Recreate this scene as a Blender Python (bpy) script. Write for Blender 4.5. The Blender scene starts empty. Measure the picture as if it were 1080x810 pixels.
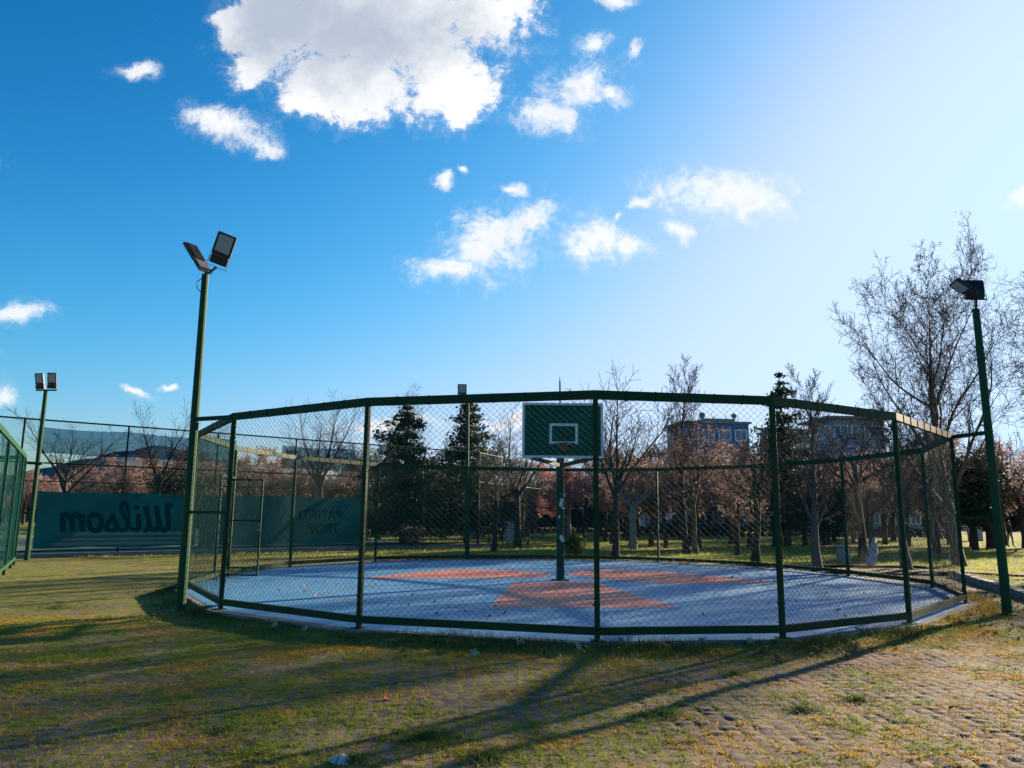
import bpy, math, random
import numpy as np
from mathutils import Vector, Matrix, Quaternion

scene = bpy.context.scene
COL = scene.collection
rad = math.radians
SUN_AZ, SUN_EL = 47.0, 15.5

# ------------------------------------------------------------------ camera
FPX, PITCH, ROLL, EYE = 807.0, 0.16847, 0.009976, 1.6
cam_d = bpy.data.cameras.new('camera')
cam_d.sensor_width = 36.0
cam_d.lens = FPX / 1080 * 36
cam_d.clip_start = 0.05
cam_d.clip_end = 3000
cam = bpy.data.objects.new('camera', cam_d)
COL.objects.link(cam)
cam.matrix_world = (Matrix.Translation((0, 0, EYE)) @ Matrix.Rotation(math.pi/2 + PITCH, 4, 'X')
                    @ Matrix.Rotation(ROLL, 4, 'Z'))
scene.camera = cam


def ray(px, py):
    X, Y = px - 540, py - 405
    cr, sr = math.cos(ROLL), math.sin(ROLL)
    X, Y = X*cr + Y*sr, -X*sr + Y*cr
    c, s = math.cos(PITCH), math.sin(PITCH)
    u = -Y / FPX
    return Vector((X/FPX, c - u*s, s + u*c))


GZ = -0.10                       # level of the ground round the court


def G(px, py, z=GZ):
    d = ray(px, py)
    t = (z - EYE) / d.z
    return Vector((d.x*t, d.y*t, z))


def at(px, py, y):
    d = ray(px, py)
    t = y / d.y
    return Vector((d.x*t, y, d.z*t + EYE))


# ------------------------------------------------------------------ materials
class NT:
    def __init__(self, name):
        self.m = bpy.data.materials.new(name)
        self.m.use_nodes = True
        self.t = self.m.node_tree
        self.n = self.t.nodes
        self.p = self.n['Principled BSDF']

    def node(self, typ, **kw):
        n = self.n.new(typ)
        for k, v in kw.items():
            setattr(n, k, v)
        return n

    def link(self, a, b):
        self.t.links.new(a, b)

    def coords(self):
        return self.node('ShaderNodeTexCoord').outputs['Object']

    def geo(self):
        return self.node('ShaderNodeNewGeometry').outputs['Position']

    def noise(self, vec, scale, detail=4, rough=0.6, dist=0.0):
        n = self.node('ShaderNodeTexNoise')
        n.inputs['Scale'].default_value = scale
        n.inputs['Detail'].default_value = detail
        n.inputs['Roughness'].default_value = rough
        n.inputs['Distortion'].default_value = dist
        self.link(vec, n.inputs['Vector'])
        return n.outputs['Fac']

    def ramp(self, fac, stops):
        r = self.node('ShaderNodeValToRGB')
        e = r.color_ramp.elements
        while len(e) < len(stops):
            e.new(0.5)
        for el, (pos, c) in zip(e, stops):
            el.position = pos
            el.color = (c[0], c[1], c[2], 1) if not isinstance(c, (int, float)) else (c, c, c, 1)
        self.link(fac, r.inputs['Fac'])
        return r.outputs['Color']

    def mix(self, fac, a, b, blend='MIX'):
        m = self.node('ShaderNodeMix', data_type='RGBA', blend_type=blend)
        for sock, v in ((m.inputs[0], fac), (m.inputs[6], a), (m.inputs[7], b)):
            if hasattr(v, 'is_linked') or isinstance(v, bpy.types.NodeSocket):
                self.link(v, sock)
            elif isinstance(v, (int, float)):
                sock.default_value = v
            else:
                sock.default_value = (v[0], v[1], v[2], 1)
        return m.outputs[2]

    def math(self, op, a, b=0.0, clamp=False):
        m = self.node('ShaderNodeMath', operation=op)
        m.use_clamp = clamp
        for sock, v in ((m.inputs[0], a), (m.inputs[1], b)):
            if isinstance(v, bpy.types.NodeSocket):
                self.link(v, sock)
            else:
                sock.default_value = v
        return m.outputs[0]

    def attr(self, name):
        a = self.node('ShaderNodeAttribute')
        a.attribute_name = name
        return a.outputs['Fac']

    def bump(self, h, strength=0.3, dist=0.02):
        b = self.node('ShaderNodeBump')
        b.inputs['Strength'].default_value = strength
        b.inputs['Distance'].default_value = dist
        self.link(h, b.inputs['Height'])
        self.link(b.outputs['Normal'], self.p.inputs['Normal'])

    def base(self, c):
        s = self.p.inputs['Base Color']
        if isinstance(c, bpy.types.NodeSocket):
            self.link(c, s)
        else:
            s.default_value = (c[0], c[1], c[2], 1)

    def set(self, rough=None, metal=None, spec=None):
        if rough is not None:
            if isinstance(rough, bpy.types.NodeSocket):
                self.link(rough, self.p.inputs['Roughness'])
            else:
                self.p.inputs['Roughness'].default_value = rough
        if metal is not None:
            self.p.inputs['Metallic'].default_value = metal
        if spec is not None:
            self.p.inputs['Specular IOR Level'].default_value = spec
        return self


M = {}


def mottled(name, c1, c2, scale, rough=0.6, spec=0.5, bump=0.0, metal=0.0):
    k = NT(name)
    v = k.coords()
    n = k.noise(v, scale, 6, 0.65)
    k.base(k.ramp(n, [(0.3, c1), (0.7, c2)]))
    k.set(rough, metal, spec)
    if bump:
        k.bump(k.noise(v, scale*6, 3), bump, 0.01)
    M[name] = k.m
    return k


def painted_steel(name, c, rust=0.1):
    k = NT(name)
    v = k.coords()
    n = k.noise(v, 3.0, 6, 0.7)
    base = k.ramp(n, [(0.3, [x*0.75 for x in c]), (0.7, [x*1.2 for x in c])])
    r = k.ramp(k.noise(v, 9.0, 8, 0.75), [(0.63, 0), (0.70, 1)])
    f = k.math('MULTIPLY', r, rust)
    k.base(k.mix(f, base, (0.075, 0.045, 0.022)))
    k.set(0.6, 0, 0.15)
    k.bump(k.noise(v, 40, 4), 0.12, 0.004)
    M[name] = k.m


painted_steel('green_steel', (0.012, 0.042, 0.015), 0.4)
painted_steel('pole_steel', (0.014, 0.060, 0.024), 0.5)
painted_steel('hoop_steel', (0.012, 0.060, 0.035), 0.25)
mottled('wire_green', (0.006, 0.040, 0.032), (0.012, 0.062, 0.048), 5, 0.7, 0.15)
mottled('wire_skylit', (0.010, 0.095, 0.090), (0.016, 0.14, 0.125), 5, 0.7, 0.1)  # side fence wire: blue backlight of the sky put into its colour
mottled('leaf_pale', (0.22, 0.17, 0.11), (0.42, 0.34, 0.24), 30, 0.8)
mottled('twig_brown', (0.055, 0.042, 0.036), (0.105, 0.082, 0.07), 3, 0.9, 0.2)
mottled('lamp_black', (0.012, 0.013, 0.016), (0.03, 0.03, 0.034), 12, 0.5)
mottled('lens', (0.32, 0.33, 0.34), (0.42, 0.43, 0.44), 6, 0.15)
def make_board():
    k = NT('board_green')
    pos = k.geo()
    c = k.ramp(k.noise(pos, 2.0, 8, 0.75), [(0.3, (0.004, 0.050, 0.036)), (0.7, (0.008, 0.085, 0.058))])
    marks = k.ramp(k.noise(pos, 11.0, 10, 0.85, 1.5), [(0.60, 0), (0.72, 0.55)])
    k.base(k.mix(marks, c, (0.055, 0.085, 0.075)))
    k.set(0.7, 0, 0.15)
    k.bump(k.noise(pos, 30, 4), 0.1, 0.004)
    M['board_green'] = k.m


make_board()
mottled('board_white', (0.50, 0.52, 0.52), (0.72, 0.73, 0.72), 8, 0.5)
mottled('rim_red', (0.16, 0.025, 0.015), (0.28, 0.05, 0.03), 9, 0.5)
mottled('rim_shaded', (0.05, 0.012, 0.012), (0.09, 0.03, 0.02), 9, 0.5)  # shade on the rim is put into this darker red
mottled('bark_dark', (0.028, 0.022, 0.018), (0.075, 0.058, 0.046), 7, 0.9, 0.2, 0.6)
mottled('bark_pale', (0.14, 0.125, 0.10), (0.30, 0.27, 0.23), 5, 0.85, 0.2, 0.5)
mottled('bark_grey', (0.075, 0.062, 0.05), (0.17, 0.145, 0.12), 6, 0.9, 0.2, 0.5)
mottled('twig_dark', (0.030, 0.022, 0.020), (0.062, 0.046, 0.040), 3, 0.9, 0.2)
mottled('twig_red', (0.10, 0.066, 0.055), (0.21, 0.135, 0.11), 2, 0.8, 0.2)
mottled('twig_grey', (0.085, 0.065, 0.055), (0.17, 0.13, 0.11), 2, 0.9, 0.2)
mottled('white_wall', (0.50, 0.51, 0.52), (0.66, 0.66, 0.66), 0.6, 0.9)
mottled('blue_wall', (0.026, 0.105, 0.24), (0.040, 0.140, 0.30), 0.5, 0.75)
mottled('grey_wall', (0.22, 0.27, 0.36), (0.30, 0.35, 0.44), 0.4, 0.85)
mottled('roof_grey', (0.16, 0.16, 0.17), (0.26, 0.26, 0.27), 1.0, 0.8)
mottled('window_glass', (0.10, 0.13, 0.17), (0.20, 0.24, 0.30), 0.8, 0.12)
mottled('window_white', (0.60, 0.62, 0.64), (0.75, 0.76, 0.77), 1.0, 0.6)
mottled('bin_grey', (0.22, 0.23, 0.25), (0.34, 0.35, 0.37), 6, 0.6)
mottled('sack_pale', (0.16, 0.20, 0.30), (0.46, 0.50, 0.60), 5, 0.7, bump=0.5)
mottled('skin', (0.38, 0.22, 0.16), (0.45, 0.27, 0.19), 5, 0.6)
mottled('cloth_black', (0.012, 0.012, 0.016), (0.03, 0.03, 0.035), 8, 0.9)
mottled('cloth_grey', (0.18, 0.18, 0.20), (0.27, 0.27, 0.29), 8, 0.9)
mottled('cloth_brown', (0.05, 0.035, 0.03), (0.09, 0.06, 0.05), 8, 0.9)
mottled('hair_dark', (0.012, 0.009, 0.008), (0.03, 0.022, 0.018), 12, 0.7)
mottled('stone_pale', (0.34, 0.33, 0.31), (0.52, 0.51, 0.48), 10, 0.85, bump=0.4)
mottled('kerb_stone', (0.12, 0.11, 0.10), (0.27, 0.24, 0.21), 3, 0.9, bump=0.5)
mottled('tennis_green', (0.025, 0.075, 0.045), (0.045, 0.11, 0.065), 0.7, 0.8)
mottled('letter_dark', (0.004, 0.040, 0.046), (0.006, 0.052, 0.058), 3, 1.0, 0.0)
mottled('stripe_pale', (0.085, 0.15, 0.13), (0.12, 0.19, 0.165), 2, 0.9)
mottled('sticker', (0.45, 0.48, 0.52), (0.7, 0.7, 0.7), 25, 0.6)
mottled('hill', (0.050, 0.088, 0.115), (0.070, 0.115, 0.145), 0.03, 1.0, 0.0)  # bluish distance haze is mixed into this colour


def leafy(name, c1, c2, scale, trans=0.35):
    k = NT(name)
    v = k.geo()
    n = k.noise(v, scale, 3, 0.7)
    col = k.ramp(n, [(0.25, c1), (0.75, c2)])
    k.base(col)
    k.set(0.65, 0, 0.25)
    tr = k.node('ShaderNodeBsdfTranslucent')
    k.link(col, tr.inputs['Color'])
    mx = k.node('ShaderNodeMixShader')
    mx.inputs[0].default_value = trans
    k.link(k.p.outputs[0], mx.inputs[1])
    k.link(tr.outputs[0], mx.inputs[2])
    k.link(mx.outputs[0], k.n['Material Output'].inputs['Surface'])
    M[name] = k.m


leafy('needles', (0.014, 0.028, 0.018), (0.060, 0.085, 0.050), 1.6, 0.25)
leafy('blossom', (0.40, 0.17, 0.17), (0.62, 0.33, 0.31), 1.5, 0.45)
leafy('buds_red', (0.22, 0.155, 0.14), (0.46, 0.33, 0.29), 1.0, 0.5)
leafy('dry_leaf', (0.10, 0.05, 0.025), (0.22, 0.13, 0.06), 2.0, 0.35)
leafy('seed', (0.05, 0.035, 0.03), (0.11, 0.075, 0.06), 2.0, 0.1)
leafy('evergreen', (0.014, 0.026, 0.016), (0.045, 0.070, 0.034), 1.0, 0.2)
leafy('shrub_green', (0.07, 0.09, 0.025), (0.20, 0.21, 0.06), 3.0, 0.35)
leafy('grass_near', (0.08, 0.16, 0.014), (0.31, 0.33, 0.045), 1.4, 0.45)
leafy('grass_dark', (0.030, 0.060, 0.014), (0.11, 0.125, 0.032), 1.6, 0.3)
leafy('grass_fresh', (0.045, 0.095, 0.018), (0.09, 0.14, 0.03), 4, 0.4)
leafy('grass_dry', (0.25, 0.165, 0.03), (0.52, 0.35, 0.065), 1.5, 0.45)
leafy('grass_lawn', (0.15, 0.24, 0.025), (0.42, 0.42, 0.06), 0.35, 0.55)
leafy('leaf_red', (0.35, 0.05, 0.02), (0.5, 0.09, 0.03), 8, 0.4)


def mesh_fabric(name, c, alpha_open, trans):
    """woven shade net: part of the light goes straight through the holes"""
    k = NT(name)
    v = k.coords()
    n = k.noise(v, 0.8, 5, 0.6)
    col = k.ramp(n, [(0.3, [x*0.8 for x in c]), (0.7, [x*1.25 for x in c])])
    k.base(col)
    k.set(1.0, 0, 0.0)
    tr = k.node('ShaderNodeBsdfTranslucent')
    k.link(col, tr.inputs['Color'])
    mx = k.node('ShaderNodeMixShader')
    mx.inputs[0].default_value = trans
    k.link(k.p.outputs[0], mx.inputs[1])
    k.link(tr.outputs[0], mx.inputs[2])
    tp = k.node('ShaderNodeBsdfTransparent')
    m2 = k.node('ShaderNodeMixShader')
    m2.inputs[0].default_value = alpha_open
    tp.inputs['Color'].default_value = (0.78, 0.92, 1.0, 1)
    k.link(mx.outputs[0], m2.inputs[1])
    k.link(tp.outputs[0], m2.inputs[2])
    k.link(m2.outputs[0], k.n['Material Output'].inputs['Surface'])
    M[name] = k.m


mesh_fabric('banner_teal', (0.045, 0.25, 0.24), 0.04, 0.62)
mesh_fabric('windscreen_net', (0.005, 0.022, 0.042), 0.62, 0.3)


def make_paving():
    k = NT('paving')
    pos = k.geo()
    j = k.attr('joint')           # 0 in the joints, 1 on the stone tops
    s = k.attr('stone')           # a number per stone
    cov = k.attr('moss')
    stone = k.ramp(s, [(0.0, (0.095, 0.074, 0.068)), (0.3, (0.15, 0.105, 0.086)), (0.65, (0.245, 0.148, 0.102)), (1.0, (0.115, 0.098, 0.100))])
    grain = k.ramp(k.noise(pos, 38, 6, 0.7), [(0.25, 0.55), (0.75, 1.25)])
    stone = k.mix(1.0, stone, grain, 'MULTIPLY')
    blot = k.ramp(k.noise(pos, 5.5, 6, 0.7), [(0.35, (0.09, 0.065, 0.046)), (0.7, (0.20, 0.130, 0.085))])
    stone = k.mix(0.30, stone, blot)
    soil = k.ramp(k.noise(pos, 12, 4, 0.7), [(0.3, (0.045, 0.038, 0.028)), (0.7, (0.12, 0.09, 0.055))])
    stone = k.mix(k.ramp(j, [(0.15, 1), (0.75, 0)]), stone, soil)
    mossc = k.ramp(k.noise(pos, 6.0, 6, 0.75), [(0.28, (0.045, 0.080, 0.016)), (0.45, (0.11, 0.145, 0.024)), (0.6, (0.26, 0.21, 0.038)), (0.75, (0.14, 0.13, 0.040))])
    mossc = k.mix(1.0, mossc, k.ramp(k.noise(pos, 60, 4, 0.8), [(0.25, 0.35), (0.75, 1.5)]), 'MULTIPLY')
    edge = k.noise(pos, 17, 5, 0.75)
    # moss fills the joints and creeps over the stones where cover is thick
    a = k.math('ADD', k.math('SUBTRACT', cov, j), k.math('MULTIPLY', k.math('SUBTRACT', edge, 0.5), 1.1))
    f = k.ramp(a, [(0.30, 0), (0.42, 1)])
    k.base(k.mix(f, stone, mossc))
    k.set(0.9, 0, 0.25)
    h = k.math('ADD', k.noise(pos, 45, 6, 0.75), k.math('MULTIPLY', k.math('MULTIPLY', f, k.noise(pos, 90, 3, 0.8)), 1.5))
    k.bump(h, 0.7, 0.02)
    M['paving'] = k.m


make_paving()


def make_soil():
    k = NT('soil')
    pos = k.geo()
    c = k.ramp(k.noise(pos, 0.5, 8, 0.7), [(0.3, (0.045, 0.055, 0.016)), (0.5, (0.10, 0.085, 0.035)), (0.7, (0.17, 0.115, 0.05))])
    k.base(k.mix(1.0, c, k.ramp(k.noise(pos, 20, 5, 0.8), [(0.25, 0.5), (0.75, 1.4)]), 'MULTIPLY'))
    k.set(0.95, 0, 0.15)
    k.bump(k.noise(pos, 14, 6, 0.8), 0.8, 0.06)
    M['soil'] = k.m
    k = NT('lawn')
    pos = k.geo()
    c = k.ramp(k.noise(pos, 0.35, 8, 0.7), [(0.3, (0.10, 0.16, 0.025)), (0.52, (0.19, 0.21, 0.04)), (0.66, (0.26, 0.20, 0.06)), (0.8, (0.28, 0.18, 0.09))])
    k.base(k.mix(1.0, c, k.ramp(k.noise(pos, 9, 5, 0.8), [(0.25, 0.5), (0.75, 1.4)]), 'MULTIPLY'))
    k.set(0.95, 0, 0.15)
    k.bump(k.noise(pos, 10, 6, 0.8), 0.9, 0.08)
    M['lawn'] = k.m
    k = NT('path_dirt')
    pos = k.geo()
    k.base(k.ramp(k.noise(pos, 3, 8, 0.7), [(0.3, (0.17, 0.125, 0.09)), (0.7, (0.30, 0.23, 0.17))]))
    k.set(0.95, 0, 0.15)
    k.bump(k.noise(pos, 20, 5, 0.8), 0.6, 0.03)
    M['path_dirt'] = k.m


make_soil()


def make_court():
    def acrylic(name, c1, c2):
        k = NT(name)
        pos = k.geo()
        n = k.noise(pos, 0.7, 7, 0.7)
        col = k.ramp(n, [(0.3, c1), (0.7, c2)])
        scuff = k.ramp(k.noise(pos, 4.0, 10, 0.85), [(0.34, 0.55), (0.60, 1.12)])
        col = k.mix(1.0, col, scuff, 'MULTIPLY')
        dust = k.ramp(k.noise(pos, 1.6, 10, 0.8, 0.6), [(0.52, 0), (0.75, 0.40)])
        k.base(k.mix(dust, col, (0.26, 0.27, 0.28)))
        k.set(k.ramp(k.noise(pos, 2.5, 6, 0.7), [(0.3, 0.42), (0.7, 0.62)]), 0, 0.5)
        k.bump(k.noise(pos, 120, 3, 0.7), 0.25, 0.004)
        M[name] = k.m
    acrylic('court_blue', (0.050, 0.205, 0.375), (0.075, 0.260, 0.450))
    acrylic('court_red', (0.52, 0.135, 0.075), (0.64, 0.20, 0.115))
    acrylic('court_line', (0.42, 0.40, 0.38), (0.52, 0.50, 0.47))
    # the lines are worn almost away
    k = NT('court_line')
    pos = k.geo()
    wear = k.ramp(k.noise(pos, 5.0, 10, 0.85), [(0.42, 0.15), (0.60, 0.8)])
    k.base(k.mix(wear, (0.10, 0.18, 0.30), (0.46, 0.46, 0.46)))
    k.set(0.55, 0, 0.4)
    M['court_line'] = k.m
    k = NT('concrete')
    pos = k.geo()
    c = k.ramp(k.noise(pos, 2.0, 8, 0.75), [(0.3, (0.085, 0.075, 0.062)), (0.7, (0.30, 0.28, 0.26))])
    k.base(k.mix(1.0, c, k.ramp(k.noise(pos, 30, 5, 0.8), [(0.25, 0.7), (0.75, 1.2)]), 'MULTIPLY'))
    k.set(0.9, 0, 0.3)
    k.bump(k.noise(pos, 25, 6, 0.8), 0.5, 0.02)
    M['concrete'] = k.m


make_court()


# ------------------------------------------------------------------ mesh helpers
def root_loc(o):
    v = Vector((0, 0, 0))
    while o is not None:
        v += o.location
        o = o.parent
    return v


def link(name, me, mat, parent=None, smooth=False):
    if mat is not None:
        me.materials.append(M[mat] if isinstance(mat, str) else mat)
    if smooth:
        me.polygons.foreach_set('use_smooth', [True]*len(me.polygons))
    o = bpy.data.objects.new(name, me)
    COL.objects.link(o)
    if parent is not None:
        o.parent = parent
    return o


def np_mesh(name, V, F, mat, parent=None, smooth=False, attrs=None, loc=None):
    """V (n,3) world coordinates, F a list of (m,k) index arrays"""
    V = np.asarray(V, dtype=np.float64).reshape(-1, 3)
    off = np.zeros(3)
    if parent is not None:
        off = np.array(root_loc(parent))
    elif loc is not None:
        off = np.array(loc)
    V = V - off
    if not isinstance(F, (list, tuple)):
        F = [F]
    F = [np.asarray(f, dtype=np.int64) for f in F if len(f)]
    me = bpy.data.meshes.new(name)
    me.vertices.add(len(V))
    me.vertices.foreach_set('co', V.astype(np.float32).ravel())
    nl = sum(f.size for f in F)
    nf = sum(f.shape[0] for f in F)
    me.loops.add(nl)
    me.polygons.add(nf)
    me.loops.foreach_set('vertex_index', np.concatenate([f.ravel() for f in F]).astype(np.int32))
    starts = []
    s = 0
    for f in F:
        m, kk = f.shape
        starts.append(s + np.arange(m)*kk)
        s += m*kk
    me.polygons.foreach_set('loop_start', np.concatenate(starts).astype(np.int32))
    me.update(calc_edges=True)
    if attrs:
        for an, av in attrs.items():
            a = me.attributes.new(an, 'FLOAT', 'POINT')
            a.data.foreach_set('value', np.asarray(av, dtype=np.float32))
    o = link(name, me, mat, parent, smooth)
    if parent is None and loc is not None:
        o.location = loc
    return o


class MB:
    def __init__(self):
        self.v = []
        self.f = []

    def add(self, vs, fs):
        b = len(self.v)
        self.v += [tuple(v) for v in vs]
        self.f += [tuple(i + b for i in f) for f in fs]
        return self

    def box(self, c, s, R=None):
        c = Vector(c)
        hx, hy, hz = s[0]/2, s[1]/2, s[2]/2
        vs = [Vector((x*hx, y*hy, z*hz)) for z in (-1, 1) for y in (-1, 1) for x in (-1, 1)]
        if R is not None:
            vs = [R @ v for v in vs]
        return self.add([v + c for v in vs], [(0, 2, 3, 1), (4, 5, 7, 6), (0, 1, 5, 4), (2, 6, 7, 3), (0, 4, 6, 2), (1, 3, 7, 5)])

    def bevel_box(self, c, s, b, R=None):
        """box with its vertical edges chamfered"""
        hx, hy, hz = s[0]/2, s[1]/2, s[2]/2
        p = [(hx-b, -hy), (hx, -hy+b), (hx, hy-b), (hx-b, hy), (-hx+b, hy), (-hx, hy-b), (-hx, -hy+b), (-hx+b, -hy)]
        vs = [Vector((x, y, -hz)) for x, y in p] + [Vector((x, y, hz)) for x, y in p]
        if R is not None:
            vs = [R @ v for v in vs]
        fs = [tuple(range(7, -1, -1)), tuple(range(8, 16))] + [(i, (i+1) % 8, 8+(i+1) % 8, 8+i) for i in range(8)]
        return self.add([v + Vector(c) for v in vs], fs)

    def bar(self, a, b, w, h, up=(0, 0, 1)):
        a, b = Vector(a), Vector(b)
        d = (b - a).normalized()
        u = Vector(up)
        s = d.cross(u)
        if s.length < 1e-4:
            s = d.cross(Vector((1, 0, 0)))
        s.normalize()
        u = s.cross(d)
        s, u = s*w/2, u*h/2
        vs = [a-s-u, a+s-u, a+s+u, a-s+u, b-s-u, b+s-u, b+s+u, b-s+u]
        return self.add(vs, [(0, 1, 2, 3), (7, 6, 5, 4), (0, 4, 5, 1), (1, 5, 6, 2), (2, 6, 7, 3), (3, 7, 4, 0)])

    def tube(self, pts, rs, n=8, cap=True):
        pts = [Vector(p) for p in pts]
        if isinstance(rs, (int, float)):
            rs = [rs]*len(pts)
        b = len(self.v)
        ref = None
        for i, p in enumerate(pts):
            d = (pts[min(i+1, len(pts)-1)] - pts[max(i-1, 0)]).normalized()
            if ref is None:
                ref = d.orthogonal().normalized()
            ref = (ref - d*ref.dot(d)).normalized()
            w = d.cross(ref)
            for j in range(n):
                a = 2*math.pi*j/n
                self.v.append(tuple(p + (ref*math.cos(a) + w*math.sin(a))*rs[i]))
        for i in range(len(pts)-1):
            for j in range(n):
                self.f.append((b+i*n+j, b+i*n+(j+1) % n, b+(i+1)*n+(j+1) % n, b+(i+1)*n+j))
        if cap:
            self.f.append(tuple(b+j for j in range(n-1, -1, -1)))
            self.f.append(tuple(b+(len(pts)-1)*n+j for j in range(n)))
        return self

    def build(self, name, mat, parent=None, smooth=False, loc=None):
        off = root_loc(parent) if parent is not None else (Vector(loc) if loc is not None else Vector((0, 0, 0)))
        me = bpy.data.meshes.new(name)
        me.from_pydata([tuple(Vector(v) - off) for v in self.v], [], self.f)
        me.update()
        o = link(name, me, mat, parent, smooth)
        if parent is None and loc is not None:
            o.location = loc
        return o


def tag(o, label=None, cat=None, group=None, kind=None):
    if label:
        o['label'] = label
    if cat:
        o['category'] = cat
    if group:
        o['group'] = group
    if kind:
        o['kind'] = kind
    return o


def thing(name, label, cat, loc, group=None):
    o = bpy.data.objects.new(name, None)
    o.empty_display_size = 0.3
    COL.objects.link(o)
    o.location = loc
    return tag(o, label, cat, group)


def copy_thing(o, loc, rz, sc, label):
    c = o.copy()
    COL.objects.link(c)
    c.location = loc
    c.rotation_euler = (0, 0, rz)
    c.scale = sc if isinstance(sc, (tuple, list)) else (sc, sc, sc)
    c['label'] = label
    for ch in o.children:
        d = ch.copy()
        COL.objects.link(d)
        d.parent = c
    return c


# vectorised prisms: one n-sided prism for every segment
def prisms(P0, P1, R0, R1, n=3):
    P0, P1 = np.asarray(P0, float), np.asarray(P1, float)
    R0, R1 = np.asarray(R0, float), np.asarray(R1, float)
    D = P1 - P0
    L = np.linalg.norm(D, axis=1, keepdims=True)
    D = D/np.maximum(L, 1e-9)
    ref = np.where(np.abs(D[:, 2:3]) < 0.9, np.array([[0, 0, 1.0]]), np.array([[1.0, 0, 0]]))
    S = np.cross(D, ref)
    S /= np.linalg.norm(S, axis=1, keepdims=True)
    U = np.cross(S, D)
    m = len(P0)
    V = np.empty((m, 2*n, 3))
    for j in range(n):
        a = 2*math.pi*j/n
        o = S*math.cos(a) + U*math.sin(a)
        V[:, j] = P0 + o*R0[:, None]
        V[:, n+j] = P1 + o*R1[:, None]
    b = (np.arange(m)*2*n)[:, None]
    F = np.concatenate([b + np.array([[j, (j+1) % n, n+(j+1) % n, n+j]]) for j in range(n)], 0)
    return V.reshape(-1, 3), F


def blades(P, H, W, rng, lean=0.5, dirs=None):
    """grass blades: a quad and a tip triangle each"""
    n = len(P)
    a = rng.uniform(0, 2*math.pi, n)
    S = np.stack([np.cos(a), np.sin(a), np.zeros(n)], 1)
    b = rng.uniform(0, 2*math.pi, n)
    l = np.abs(rng.normal(0, lean, n))
    B = np.stack([np.cos(b)*l, np.sin(b)*l, np.ones(n)], 1)
    mid = P + B*(H*0.5)[:, None]
    B2 = B.copy()
    B2[:, :2] *= 2.0
    B2[:, 2] *= 0.85
    tip = P + B2*H[:, None]
    w = (W/2)[:, None]
    V = np.stack([P - S*w, P + S*w, mid + S*w*0.8, mid - S*w*0.8, tip], 1)
    i = (np.arange(n)*5)[:, None]
    return V.reshape(-1, 3), [i + np.array([[0, 1, 2, 3]]), i + np.array([[3, 2, 4]])]


def vnoise(x, y, seed, scale):
    """smooth value noise, 3 octaves"""
    r = np.random.default_rng(seed)
    T = r.random((256, 256))
    out = np.zeros_like(x, dtype=float)
    amp, tot = 1.0, 0.0
    for o in range(3):
        u, v = x*scale + 37.1*o, y*scale + 91.7*o
        i, j = np.floor(u).astype(int), np.floor(v).astype(int)
        fu, fv = u - i, v - j
        fu, fv = fu*fu*(3-2*fu), fv*fv*(3-2*fv)
        a = T[i & 255, j & 255]*(1-fu) + T[(i+1) & 255, j & 255]*fu
        b = T[i & 255, (j+1) & 255]*(1-fu) + T[(i+1) & 255, (j+1) & 255]*fu
        out += amp*(a*(1-fv) + b*fv)
        tot += amp
        amp *= 0.5
        scale *= 2.1
    return out/tot


def inside(poly, x, y):
    r = np.zeros(x.shape, bool)
    n = len(poly)
    for i in range(n):
        x0, y0 = poly[i]
        x1, y1 = poly[(i+1) % n]
        c = ((y0 > y) != (y1 > y)) & (x < (x1-x0)*(y-y0)/((y1-y0) or 1e-9) + x0)
        r ^= c
    return r


# ------------------------------------------------------------------ the court cage
CAGE = [(-6.719, 16.359), (-4.78, 13.101), (-2.118, 11.171), (1.133, 10.276), (3.657, 10.654), (6.148, 12.201), (8.75, 15.177),
        (9.896, 18.437), (9.373, 21.772), (7.888, 24.997), (5.156, 27.258), (1.89, 28.082), (-1.489, 27.651), (-4.487, 26.038),
        (-6.463, 23.043), (-7.094, 19.757)]
CV = [Vector((x, y, 0)) for x, y in CAGE]
NC = 16
HC = 3.27


def miter(i, d):
    """cage corner i moved outwards by d"""
    p, a, b = CV[i], CV[i-1], CV[(i+1) % NC]
    e1, e2 = (p-a).normalized(), (b-p).normalized()
    n1, n2 = Vector((e1.y, -e1.x, 0)), Vector((e2.y, -e2.x, 0))
    m = (n1+n2).normalized()
    return p + m*(d/max(0.3, m.dot(n1)))


def poly_sheet(name, pts, z, mat, kind, th=None, **kw):
    me = MB()
    n = len(pts)
    if th is None:
        me.add([(p[0], p[1], z) for p in pts], [tuple(range(n))])
    else:
        me.add([(p[0], p[1], z-th) for p in pts] + [(p[0], p[1], z) for p in pts],
               [tuple(range(n-1, -1, -1)), tuple(range(n, 2*n))] + [(i, (i+1) % n, n+(i+1) % n, n+i) for i in range(n)])
    o = me.build(name, mat, **kw)
    o['kind'] = kind
    return o


poly_sheet('court_slab', [miter(i, 0.22 + 0.05*math.sin(i*2.3)) for i in range(NC)], 0.0, 'concrete', 'structure', 0.4)
poly_sheet('court_surface', [miter(i, 0.10) for i in range(NC)], 0.004, 'court_blue', 'structure')


def smooth_poly(ctrl, n=8):
    """Catmull-Rom through marked-soft points, corners kept where flag is 1"""
    out = []
    k = len(ctrl)
    for i in range(k):
        p0, p1, p2, p3 = [Vector(ctrl[(i+j) % k][:2]) for j in (-1, 0, 1, 2)]
        if ctrl[i][2]:
            p0 = p1 - (p2-p1)
        if ctrl[(i+1) % k][2]:
            p3 = p2 + (p2-p1)
        for s in range(n):
            t = s/n
            out.append(0.5*((2*p1) + (p2-p0)*t + (2*p0-5*p1+4*p2-p3)*t*t + (3*p1-p0-3*p2+p3)*t**3))
    return out


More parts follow.
